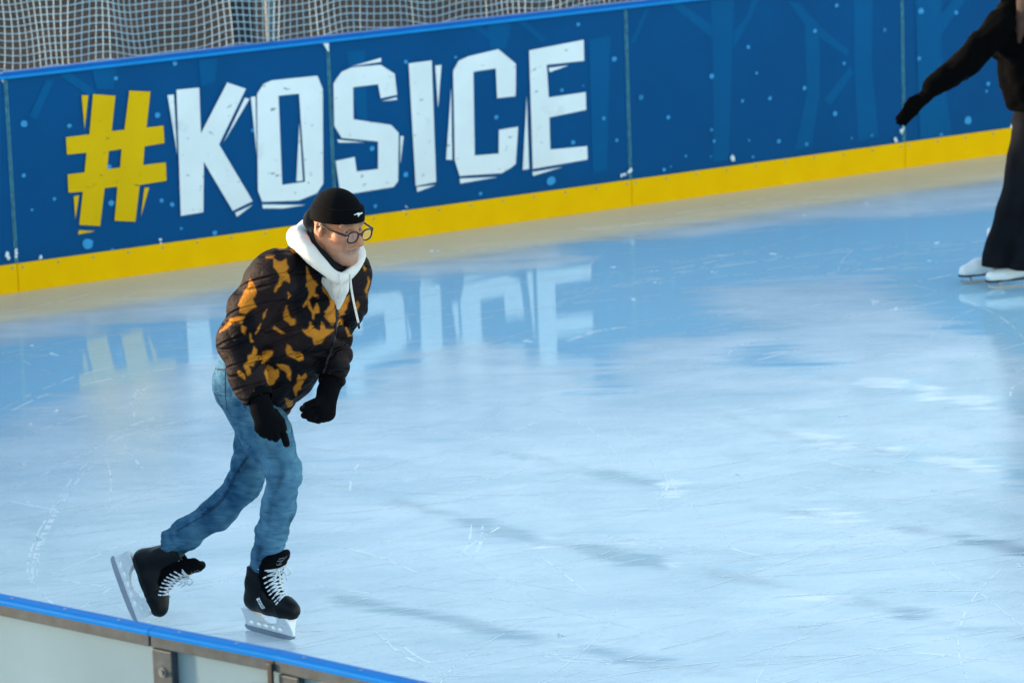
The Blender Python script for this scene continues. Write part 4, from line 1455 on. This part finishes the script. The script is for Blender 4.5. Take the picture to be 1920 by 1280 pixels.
# ---- glasses
M_FRAME = simple('black_acetate', (12, 12, 16), .25)
t = NT('spectacle_glass')
tr = t.n('BsdfTransparent'); gl = t.n('BsdfGlossy'); mx = t.n('MixShader'); mx.inputs[0].default_value = .16
gl.inputs['Roughness'].default_value = .03
t.l(tr.outputs[0], mx.inputs[1]); t.l(gl.outputs[0], mx.inputs[2]); t.l(mx.outputs[0], t.out.inputs['Surface'])
M_LENS = t.m
mb = MB(); lens = []
for sd_ in (-1, 1):
    c = (.127, sd_ * .0340, -.002)
    ring_ = []
    for k in range(29):
        a = 2 * math.pi * k / 28
        ca_, sa_ = math.cos(a), math.sin(a); l_ = .0245 * math.copysign(abs(ca_) ** .8, ca_) * sd_; u_ = .0212 * math.copysign(abs(sa_) ** .8, sa_)
        ring_.append(H(c[0] - .06 * abs(l_) * (1 if l_ * sd_ > 0 else -.3) - .10 * u_ * -1 * .6, c[1] + l_, c[2] + u_))
    mb.tube(ring_, .0032, 8, cap=False)
    lens.append(ring_[:-1])
    mb.tube([H(.124, sd_ * .059, .007), H(.114, sd_ * .072, .010), H(.06, sd_ * .083, .010), H(.005, sd_ * .085, .012), H(-.012, sd_ * .085, -.004)], [.0042, .0042, .0036, .0032, .0024], 8)
mb.tube([H(.128, -.010, .005), H(.133, 0, .009), H(.128, .010, .005)], .0030, 8)
glasses = mb.build('glasses', M_FRAME, man, True)
for ring_ in lens:
    MB().add(ring_, [tuple(range(len(ring_)))]).build('lens', M_LENS, glasses)

# ---- gloves: knitted, five fingers each
def glove(name, wrist, palm, fingers, thumb, bounds, sqn, tabs=None):
    f = Field(bounds[0], bounds[1], .0034)
    f.chain([wrist[0], wrist[1]], [.043, .037], .015)
    f.chain([wrist[1], palm], [.036, .034], .02, (sqn, .72))
    for ch, r in fingers:
        f.add(f.cone(wrist[1], ch[0], .028, .0215), .022)
        f.add(f.cone(palm, ch[0], .026, .0200), .014)
    f2 = f.F.copy()
    for ch, r in fingers + [thumb]:
        for i in range(len(ch) - 1):
            f.add(f.cone(ch[i], ch[i + 1], r * (1.02 - .05 * i), r * (.95 - .06 * i)), .003)
    f.disp(lambda Q: .0010 * wob(Q, 90, 131))
    f.F = np.maximum(f.F, f.plane(wrist[0], wrist[0] - wrist[1])).astype(np.float32)
    V, Fc = f.mesh(1)
    return link(name, V, Fc, M_KNIT, man, True)


gR = glove('glove', (P(483, 742, .455), P(491, 768, .47)), P(503, 788, .48),
           [([P(524, 797, .485), P(532, 816, .495), P(537, 832, .49)], .0150), ([P(513, 804, .50), P(519, 818, .515), P(517, 823, .49)], .0150),
            ([P(501, 805, .505), P(506, 818, .52), P(507, 820, .49)], .0148), ([P(489, 801, .50), P(492, 813, .515), P(496, 816, .49)], .0138)],
           ([P(515, 772, .455), P(527, 788, .435), P(531, 804, .435)], .0150), (P(505, 785, .48) + np.array([-.14, -.16, -.14]), P(505, 785, .48) + np.array([.14, .16, .14])), np.array([.2, -1, 0]))
mb = MB()
q0 = [stick(gR, x, y, .003) for x, y in ((513, 753), (521, 754), (522, 758), (515, 758))]
q0 = [q for q in q0 if q is not None]
if len(q0) > 2:
    mb.add(q0, [tuple(range(len(q0)))])
    mb.build('tag', simple('red_white_tag', (214, 60, 80), .7, .5, 200), gR)
glove('glove', (P(625, 710, .255), P(615, 733, .28)), P(606, 755, .30),
      [([P(598, 764, .33), P(582, 771, .35), P(568, 766, .345)], .0142), ([P(603, 772, .325), P(588, 781, .345), P(570, 779, .335)], .0145),
       ([P(610, 777, .315), P(597, 787, .33), P(580, 784, .325)], .0145), ([P(617, 776, .30), P(606, 785, .31), P(592, 786, .31)], .0135)],
      ([P(604, 746, .325), P(590, 754, .35), P(574, 760, .355)], .0145), (P(600, 755, .3) + np.array([-.15, -.16, -.14]), P(600, 755, .3) + np.array([.14, .16, .14])), np.array([1, .3, 0]))

# ---- skates
M_BOOT = simple('black_boot_leather', (8, 10, 15), .45, .3, 30, .25, 220, spec=.22)
M_BOOT2 = simple('boot_lining_black', (5, 5, 8), .9, .2, 30, spec=.1)
M_HOLD = simple('white_holder_plastic', (250, 250, 250), .35, .02, 10)
M_STEEL = simple('runner_steel', (158, 164, 176), .35, .12, 20, metal=.35)
M_LACE = simple('white_lace', (226, 232, 238), .85, .08, 60)
M_SHINY = simple('boot_side_panel', (30, 36, 46), .3, .25, 30)


def skate(origin, tdir, ndir, tongue_lean, label_side):
    tdir = tdir / np.linalg.norm(tdir)
    ndir = ndir - tdir * (ndir @ tdir); ndir /= np.linalg.norm(ndir)
    sdir = np.cross(ndir, tdir)                       # to the wearer's left
    X = lambda a, s, n: origin + tdir * a + sdir * s + ndir * n
    R3 = np.stack([tdir, sdir, ndir])                 # build in the boot's own frame, then turn
    W = lambda V: V @ R3 + origin
    f = Field((-.12, -.08, -.012), (.225, .08, .30), .0042)
    f.F = f.cone((-.030, 0, .042), (.06, 0, .040), .043, .045).astype(np.float32)
    f.add(f.cone((.06, 0, .040), (.135, .004, .036), .045, .046, (np.array([0, 0, 1]), .95)), .02)
    f.add(f.cone((.135, .004, .034), (.170, .004, .031), .042, .036), .02)
    f.add(f.cone((-.024, 0, .05), (.012, 0, .20), .045, .050), .02)
    f.add(f.cone((-.004, 0, .08), (.034, 0, .20), .043, .050), .03)
    f.add(f.cone((.02, 0, .085), (.075, 0, .065), .036, .034), .03)
    f.F = np.maximum(f.F, -f.P[..., 2] + .0).astype(np.float32)
    f.F = np.maximum(f.F, f.plane((-.02, 0, .185), (-.25, 0, 1))).astype(np.float32)
    # ankle pads, seam of the toe cap
    for s in (-1, 1):
        f.add(f.ell((-.010, s * .042, .115), (.026, .010, .030)), .015)
    seam = np.abs(f.P[..., 0] + .25 * f.P[..., 2] - .128)
    f.F += (.0022 * np.exp(-(seam / .004) ** 2)).astype(np.float32)
    f.F += (.0016 * np.exp(-((f.P[..., 2] - .012) / .004) ** 2)).astype(np.float32)
    f.cut(f.cone((.012, 0, .155), (.026, 0, .26), .038, .048), .006)      # collar opening
    V, Fc = f.mesh(1)
    boot = link('skate', W(V), Fc, M_BOOT, man, True)
    bt = BVHTree.FromPolygons([tuple(map(float, v)) for v in V], [tuple(map(int, q)) for q in Fc])
    # tongue with felt rim
    g = Field((-.06, -.07, .05), (.20, .07, .36), .0042)
    tl = tongue_lean
    path = [(.108, 0, .084), (.086, 0, .122), (.082, 0, .165), (.090 + .02 * tl, 0, .205), (.100 + .035 * tl, 0, .232), (.106 + .06 * tl, 0, .252)]
    g.F[:] = 1
    for i in range(len(path) - 1):
        w_ = [.026, .034, .042, .052, .054, .044]
        g.add(g.cone(path[i], path[i + 1], .0125, .0115), .0) if False else None
        pa, pb = np.array(path[i]), np.array(path[i + 1])
        for s in np.linspace(-1, 1, 13):
            bulge = -.022 * s * s
            dn = np.array([.9, 0, .35]) * bulge
            g.add(g.cone(pa + np.array([0, s * w_[i], 0]) + dn, pb + np.array([0, s * w_[i + 1], 0]) + dn, .0125 if i < 3 else .0115, .0115 if i < 3 else .0095), .012)
    V2, F2_ = g.mesh(1)
    link('tongue', W(V2), F2_, M_BOOT2, boot, True)
    tb = BVHTree.FromPolygons([tuple(map(float, v)) for v in V2], [tuple(map(int, q)) for q in F2_])

    def surf(p, d):
        best = None
        for b in (bt, tb):
            h = b.ray_cast(Vector(tuple(p + d * .12)), Vector(tuple(-d)))
            if h[0] is not None and (best is None or h[3] < best[1]):
                best = (np.array(h[0]), h[3])
        return (best[0] if best else p) + d * .0028
    mb = MB()
    rows = 9
    ey = []
    for k in range(rows):
        u = k / (rows - 1)
        a = np.interp(u, [0, .35, .7, 1], [.136, .100, .080, .074]); n = np.interp(u, [0, .35, .7, 1], [.056, .088, .126, .178])
        dn = np.array([np.interp(u, [0, .4, 1], [.25, .6, .97]), 0, 0.0]); dn[2] = math.sqrt(1 - dn[0] ** 2)
        ey.append((np.array([a, 0, n]), dn))
    hw = lambda k: .021 + .011 * k / rows
    for k in range(rows - 1):
        for s in (-1, 1):
            line = []
            for q in np.linspace(0, 1, 7):
                (c0, d0), (c1, d1) = ey[k], ey[k + 1]
                c = c0 * (1 - q) + c1 * q; d = d0 * (1 - q) + d1 * q
                lat = s * hw(k) * (1 - 2 * q)
                dd = d + np.array([0, 1, 0]) * lat * 22 * (abs(1 - 2 * q)) ** 1.5
                dd /= np.linalg.norm(dd)
                line.append(surf(c + np.array([0, lat, 0]), dd) + d * .0018 * (1 if s > 0 else 0))
            mb.tube(W(np.array(line)), .0031, 6)
        (c0, d0) = ey[k]
        for s in (-1, 1):
            p0 = surf(c0 + np.array([0, s * hw(k), 0]), (d0 + np.array([0, s * .9, 0])) / np.linalg.norm(d0 + np.array([0, s * .9, 0])))
            p1 = surf(c0 + np.array([-.004, s * (hw(k) + .010), -.004]), (d0 + np.array([0, s * 1.3, 0])) / np.linalg.norm(d0 + np.array([0, s * 1.3, 0])))
            mb.tube(W(np.array([p0, p1])), .0031, 6)
    # bow
    c, d = ey[-1]
    kn = surf(c, d) + d * .004
    for s in (-1, 1):
        lp = catmull([kn, kn + np.array([.02, s * .022, .004]), kn + np.array([.022, s * .040, -.018]), kn + np.array([.010, s * .030, -.030]), kn + np.array([.006, s * .006, -.006])], 5)
        mb.tube(W(np.array(lp)), .0028, 6)
        lp = catmull([kn, kn + np.array([.018, s * .014, -.015]), kn + np.array([.022, s * .018, -.045])], 5)
        mb.tube(W(np.array(lp)), .0028, 6)
        lp = catmull([surf(c, d), surf(c + np.array([-.005, s * .022, .004]), (d + np.array([0, s * .8, 0])) / 1.28), surf(c + np.array([-.03, s * .03, .012]), np.array([.25, s * .96, 0]))], 5)
        mb.tube(W(np.array(lp)), .0031, 6)
    mb.build('laces', M_LACE, boot, True)
    # blade holder: posts, bridge with windows
    f = Field((-.115, -.04, -.075), (.215, .04, .012), .0032)
    x, y, z = f.P[..., 0], f.P[..., 1], f.P[..., 2]
    th = np.interp(z, [-.066, -.045, -.012, .006], [.0060, .0085, .022, .034])
    outl = np.maximum(np.abs(z + .031) - .037, np.maximum(-(x + np.interp(z, [-.066, 0], [.092, .086])), x - np.interp(z, [-.066, 0], [.186, .176])))
    arch = np.sqrt(((x - .045) / .070) ** 2 + ((z - .004) / .044) ** 2) - 1
    body_ = np.maximum(np.maximum(outl, np.abs(y) - th), -arch * .04)
    for cx in (-.055, -.012, .03, .072, .112):
        ww = .012
        win = np.maximum(np.abs(x - cx + .4 * (z + .052)) - ww, np.abs(z + .051) - .0055)
        body_ = np.maximum(body_, -(np.maximum(win, np.abs(y) - 1)))
    for cx in (-.06, .145):
        win = np.maximum(np.abs(x - cx) - .012, np.abs(z + .026) - .006)
        body_ = np.maximum(body_, -(np.maximum(win, .0075 - np.abs(y)))) if cx > 0 else body_
    f.F = body_.astype(np.float32)
    V3, F3 = f.mesh(1)
    holder = link('blade_holder', W(V3), F3, M_HOLD, boot, True)
    mb = MB()
    prof = [(-.094, -.066)] + [(-.100 + .0 * k, -.068 - .006 * k) for k in range(2)] + [(-.092, -.084), (-.06, -.0875), (0, -.089), (.06, -.089), (.12, -.088), (.165, -.084), (.186, -.076), (.190, -.066)]
    n_ = len(prof)
    mb.add([X(a, -.0022, n) for a, n in prof] + [X(a, .0022, n) for a, n in prof],
           [tuple(range(n_)), tuple(range(n_, 2 * n_))[::-1]] + [(k, n_ + k, n_ + (k + 1) % n_, (k + 1) % n_) for k in range(n_)])
    mb.build('blade', M_STEEL, boot)
    if label_side:
        s = label_side
        mb = MB()
        pts = []
        cs = np.array([(.030, .066), (.047, .074), (.082, .040), (.065, .032)])
        GN = 6
        for i in range(GN):
            for j in range(GN):
                a_, b_ = i / (GN - 1), j / (GN - 1)
                a, n = (cs[0] * (1 - a_) + cs[1] * a_) * (1 - b_) + (cs[3] * (1 - a_) + cs[2] * a_) * b_
                h = bt.ray_cast(Vector((a, s * .12, n)), Vector((0, -s, 0)))
                pts.append(np.array(h[0]) + np.array([0, s * .0022, 0]) if h[0] is not None else np.array([a, s * .045, n]))
        pw_ = W(np.array(pts))
        mb.add(pw_, [(i * GN + j, i * GN + j + 1, (i + 1) * GN + j + 1, (i + 1) * GN + j) for i in range(GN - 1) for j in range(GN - 1)])
        pw = pw_[[0, (GN - 1) * GN, GN * GN - 1, GN - 1]]
        mid = pw_[GN * (GN // 2) + GN // 2]
        lab = mb.build('label', M_HOLD, boot)
        fc_ = bpy.data.curves.new('lettering', 'FONT')
        fc_.body = 'BAUER'; fc_.size = .0135; fc_.align_x = 'CENTER'; fc_.align_y = 'CENTER'; fc_.extrude = .0002
        tmp = bpy.data.objects.new('lettering', fc_)
        COL.objects.link(tmp)
        bpy.context.view_layer.update()
        me = bpy.data.meshes.new_from_object(tmp)
        bpy.data.objects.remove(tmp)
        e1 = pw[3] - pw[0]; e1 = (pw[2] - pw[1] + pw[3] - pw[0]); e1 /= np.linalg.norm(e1)
        e2 = (pw[1] - pw[0]); e2 -= e1 * (e1 @ e2); e2 /= np.linalg.norm(e2)
        e3 = np.cross(e1, e2)
        if e3 @ (sdir * s) < 0:
            e2 = -e2; e3 = -e3
        cc = mid + e3 * .0012
        vv_ = [cc + e1 * v.co.x + e2 * v.co.y + e3 * v.co.z for v in me.vertices]
        link('lettering', vv_, [tuple(p.vertices) for p in me.polygons], M_BLK, lab)
    # pale piping on the tongue front
    mb = MB()
    for seg in ([(-.018, .212), (-.010, .206), (.012, .206)], [(.018, .240), (.004, .222), (-.008, .206)], [(-.022, .226), (.0, .224)], [(-.020, .236), (.004, .236)]):
        L3 = []
        for s, n in seg:
            h = tb.ray_cast(Vector((.25, s, n)), Vector((-1, 0, 0)))
            if h[0] is not None:
                L3.append(np.array(h[0]) + np.array([.001, 0, 0]))
        if len(L3) > 1:
            mb.tube(W(np.array(L3)), .0016, 5)
    if mb.v:
        mb.build('tongue_print', simple('grey_print', (110, 118, 128), .6), boot)
    return X


dR = np.array([.70, -.72, 0.0])
midR = on_z(507, 1191) - ROOT                     # middle of the steel on the ice
nR = np.array([-.03, .02, 1.0])
oR = midR - dR / np.linalg.norm(dR) * .046 + np.array([0, 0, .0885])
XR = skate(oR, dR, nR, .55, -1)
for q_ in ((.062, .165), (.082, .21), (.10, .26)): print('tongueR', [round(float(v)) for v in to_px(XR(q_[0], 0, q_[1]) + ROOT)], XR(q_[0], 0, q_[1]))
print('cuffR', P(498, 1067, .115), P(500, 1048, .12))
imr, imd, tow = rt, -up, -fw
tL = imr * .36 + imd * .88 + tow * .30
nL = imr * .92 - imd * .34 + tow * .22
oL = P(257, 1071, -.205) + 0 * tow
XL = skate(oL, tL, nL, -.25, 0)
print('left toe z', XL(.186, 0, -.076)[2], XL(.165, 0, -.084)[2], XL(.19, 0, -.066)[2])
# ------------------------------------------------------------------ the second skater, cut by the right edge
ROOT2 = np.array([2.50, 21.95, 0.0])


def P2(x, y, d=0.0):
    return on_y(x, y, ROOT2[1] - d) - ROOT2


M_WJ = simple('black_fleece', (3, 3, 4), .95, .35, 30, .6, 160, spec=.06)
M_WP = simple('black_denim', (11, 13, 20), .85, .45, 9, .4, 300, spec=.15)
M_HAIR = simple('brown_hair', (58, 36, 26), .55, .5, 9, .6, 140, spec=.3, coords=(6, 6, 1))
M_WB = simple('white_skate_leather', (232, 236, 240), .35, .04, 10)
wh = P2(1898, -52, .05)
bf = Field(np.array([-.40, -.45, .06]), np.array([.62, .45, 1.85]), .013)
hips = P2(1946, 250, 0)
chest = P2(1912, 70, .03)
wN = P2(1900, 2, .04)
bf.chain([hips, P2(1938, 190, 0), chest, wN], [.10, .09, .10, .05], .04)
bf.chain([wN, wh], [.05, .05], .02)
w_sh, w_el, w_wr = P2(1876, 48, .12), P2(1808, 118, .18), P2(1744, 172, .22)
w_sh2, w_el2, w_wr2 = P2(1935, 38, -.12), P2(1990, 130, -.2), P2(2040, 190, -.25)
for a, b, c in ((w_sh, w_el, w_wr), (w_sh2, w_el2, w_wr2)):
    bf.chain([a, b, c], [.045, .037, .03], .02)
lk = [(P2(1934, 258, .08), P2(1908, 385, .12), P2(1871, 488, .11)), (P2(1962, 255, -.06), P2(1952, 385, .12), P2(1923, 496, .19))]
for a, b, c in lk:
    bf.chain([a, b, c], [.07, .045, .022], .03)
Wf_ = np.array([-.93, -.36, 0]); Wl = np.array([.36, -.93, 0])
WA = np.stack([Wf_, Wl, UZ])
hw_ = lambda f, l, u: wh + Wf_ * f + Wl * l + UZ * u
bf.add(bf.ell(hw_(-.01, 0, .03), (.095, .074, .10), WA), .01)
bf.add(bf.ell(hw_(.04, 0, -.04), (.055, .052, .075), WA), .02)
bf.add(bf.cone(hw_(.09, 0, .0), hw_(.112, 0, -.03), .012, .013), .01)
V, Fc = bf.mesh(1)
wom = field_obj('person', V, Fc, M_SKIN, None, {'tone': np.tile([[.62, .38, .29]], (len(V), 1))})
wom.location = ROOT2
tag(wom, 'black clad skater with long brown hair and white boots at the right edge', 'person')
# trousers
f = Field(np.array([-.28, -.42, .05]), np.array([.50, .35, 1.06]), .007)
f.chain([P2(1938, 222, 0), P2(1946, 255, 0)], [.112, .122], .03)
f.chain([lk[0][0], P2(1914, 330, .11), P2(1898, 392, .12), P2(1882, 450, .11), P2(1872, 512, .10)], [.105, .088, .078, .084, .098], .03)
f.chain([lk[1][0], P2(1958, 330, .04), P2(1950, 392, .12), P2(1936, 455, .16), P2(1924, 520, .20)], [.105, .090, .080, .088, .108], .03)
f.disp(lambda Q: .010 * wob(Q, 22, 201, axis=(1, 1, 0), stretch=3) + .006 * wob(Q, 40, 202))
f.F = np.maximum(f.F, f.plane((0, 0, .118), (0, 0, -1))).astype(np.float32)
f.cut(f.cone(P2(1870, 522, .10), P2(1866, 562, .10), .080, .09), .004)
f.cut(f.cone(P2(1922, 530, .20), P2(1920, 570, .20), .088, .098), .004)
V, Fc = f.mesh(1)
link('trousers', V, Fc, M_WP, wom, True)
# short fleece jacket
f = Field(np.array([-.58, -.45, .92]), np.array([.92, .45, 1.72]), .008)
f.chain([P2(1937, 212, 0), P2(1928, 150, .01), chest, P2(1904, 30, .03)], [.118, .128, .140, .10], .04, (np.array([.5, -.86, 0]), 1.1))
f.chain([chest, w_sh, w_el, P2(1752, 166, .215)], [.10, .082, .072, .060], .04)
f.chain([chest, w_sh2, w_el2, w_wr2], [.10, .080, .068, .056], .04)
f.add(f.cone(P2(1902, 24, .04), P2(1898, 0, .05), .075, .070), .03)
f.F = np.maximum(f.F, f.plane(P2(1938, 226, 0), P2(1940, 236, 0) - P2(1932, 200, 0))).astype(np.float32)
f.disp(lambda Q: .009 * wob(Q, 24, 211) + .006 * wob(Q, 60, 212) + .002 * wob(Q, 140, 213))
V, Fc = f.mesh(0)
wj = link('jacket', V, Fc, M_WJ, wom, True)
mb = MB()
ring = []
ax_ = P2(1940, 236, 0) - P2(1932, 200, 0); ax_ /= np.linalg.norm(ax_)
e1 = np.cross(ax_, [0, 1, 0]); e1 /= np.linalg.norm(e1); e2 = np.cross(ax_, e1)
for k in range(33):
    a = 2 * math.pi * k / 32
    ring.append(P2(1939, 228, 0) + .119 * (e1 * math.cos(a) + e2 * math.sin(a)))
mb.tube(ring, .008, 6, cap=False)
mb.build('belt', simple('pale_belt', (150, 156, 162), .6), wom, True)
# hair
f = Field(wh + np.array([-.22, -.25, -.42]), wh + np.array([.30, .25, .18]), .0065)
f.F = f.ell(hw_(-.02, 0, .045), (.105, .086, .103), WA).astype(np.float32)
f.F = np.maximum(f.F, -np.maximum(f.plane(hw_(.055, 0, 0), Wf_) * -1, f.plane(hw_(.0, 0, .06), UZ)))
f.chain([hw_(-.05, .05, -.0), hw_(-.035, .085, -.14), hw_(.015, .11, -.26), hw_(.03, .115, -.34)], [.055, .045, .038, .014], .03)
f.chain([hw_(-.07, 0, 0), hw_(-.10, .0, -.15), hw_(-.12, 0, -.30), hw_(-.12, 0, -.38)], [.07, .07, .06, .03], .03)
f.chain([hw_(-.05, -.05, -.0), hw_(-.035, -.085, -.14), hw_(.015, -.11, -.28)], [.055, .045, .02], .03)
f.disp(lambda Q: .005 * wob(Q, 60, 221, axis=(1, 1, 0), stretch=5) + .003 * wob(Q, 120, 222, axis=(1, -1, 0), stretch=6))
V, Fc = f.mesh(0)
link('hair', V, Fc, M_HAIR, wom, True)


def simple_glove(wr, tipc, sp, nrm):
    d = tipc - wr; L0 = np.linalg.norm(d); d = d / L0
    f = Field(np.minimum(wr, tipc) - .09, np.maximum(wr, tipc) + .09, .005)
    knk = wr + d * .085
    f.chain([wr - d * .03, wr], [.036, .032], .01)
    f.chain([wr, knk], [.032, .036], .02, (nrm, .6))
    for k, (o_, ln) in enumerate(((-.030, .085), (-.010, .098), (.010, .092), (.029, .075))):
        b0 = knk + sp * o_
        m0 = b0 + d * ln * .5 + sp * o_ * -.12 + nrm * .005
        f.chain([b0, m0, m0 + d * ln * .45 - nrm * .022 + UZ * -.012], [.0125, .0115, .010], .004)
    b0 = wr + d * .03 + sp * -.030
    f.chain([b0, b0 + d * .035 - sp * .012, b0 + d * .075 - sp * .008], [.015, .013, .011], .006)
    V, Fc = f.mesh(1)
    link('glove', V, Fc, M_WJ, wom, True)


w1 = P2(1734, 182, .22)
dd = P2(1690, 222, .24) - w1
simple_glove(w1, P2(1690, 224, .24), np.cross(dd / np.linalg.norm(dd), [.3, -.9, .3]) * -1 / np.linalg.norm(np.cross(dd / np.linalg.norm(dd), [.3, -.9, .3])), np.array([.3, -.9, .3]) / .995)
simple_glove(w_wr2 + np.array([.02, 0, -.02]), w_wr2 + np.array([.15, -.02, -.11]), np.array([0, 1.0, 0]), np.array([.6, 0, .8]))


def figure_skate(gx, gy, gd, heading):
    """white figure skate; gx, gy = middle of its blade on the ice"""
    g = on_z(gx, gy) - ROOT2
    t_ = np.array([math.cos(heading), math.sin(heading), 0]); s_ = np.array([-t_[1], t_[0], 0])
    W = lambda V: np.asarray(V)[:, :1] * t_ + np.asarray(V)[:, 1:2] * s_ + np.asarray(V)[:, 2:] * UZ + g
    f = Field((-.15, -.07, .03), (.18, .07, .33), .005)
    f.F = f.cone((-.075, 0, .085), (.05, 0, .078), .038, .042).astype(np.float32)
    f.add(f.cone((.05, 0, .076), (.115, 0, .068), .042, .032), .02)
    f.add(f.cone((-.075, 0, .09), (-.07, 0, .26), .038, .048), .02)
    f.add(f.cone((-.05, 0, .10), (.03, 0, .09), .036, .034), .03)
    f.F = np.maximum(f.F, f.plane((0, 0, .048), (0, 0, -1))).astype(np.float32)
    f.F = np.maximum(f.F, f.plane((0, 0, .28), (0, 0, 1))).astype(np.float32)
    V, Fc = f.mesh(1)
    b = link('skate', W(V), Fc, M_WB, wom, True)
    mb = MB()
    f = Field((-.15, -.06, .025), (.18, .06, .075), .004)
    r2 = f.cone((-.075, 0, .05), (.115, 0, .05), .040, .036, None)
    f.F = np.maximum(r2, np.maximum(f.P[..., 2] - .048, .040 - f.P[..., 2])).astype(np.float32)
    V, Fc = f.mesh(1)
    link('sole', W(V), Fc, M_BLK, b, True)
    mb = MB()
    prof = [(-.125, .004), (-.1, .0), (.1, .0), (.125, .006), (.142, .018), (.142, .026), (.10, .014), (-.02, .012), (-.125, .012)]
    n_ = len(prof)
    A_ = W(np.array([(a, -.002, c) for a, c in prof])); B_ = W(np.array([(a, .002, c) for a, c in prof]))
    mb.add([*A_, *B_], [tuple(range(n_)), tuple(range(n_, 2 * n_))[::-1]] + [(k, n_ + k, n_ + (k + 1) % n_, (k + 1) % n_) for k in range(n_)])
    for a in (-.085, .085):
        pts = W(np.array([(a - .012, 0, .012), (a, 0, .043)]))
        mb.tube(pts, [.006, .010], 8)
    mb.build('blade', M_STEEL, b)


figure_skate(1846, 528, .10, math.radians(200))
figure_skate(1897, 538, .20, math.radians(200))
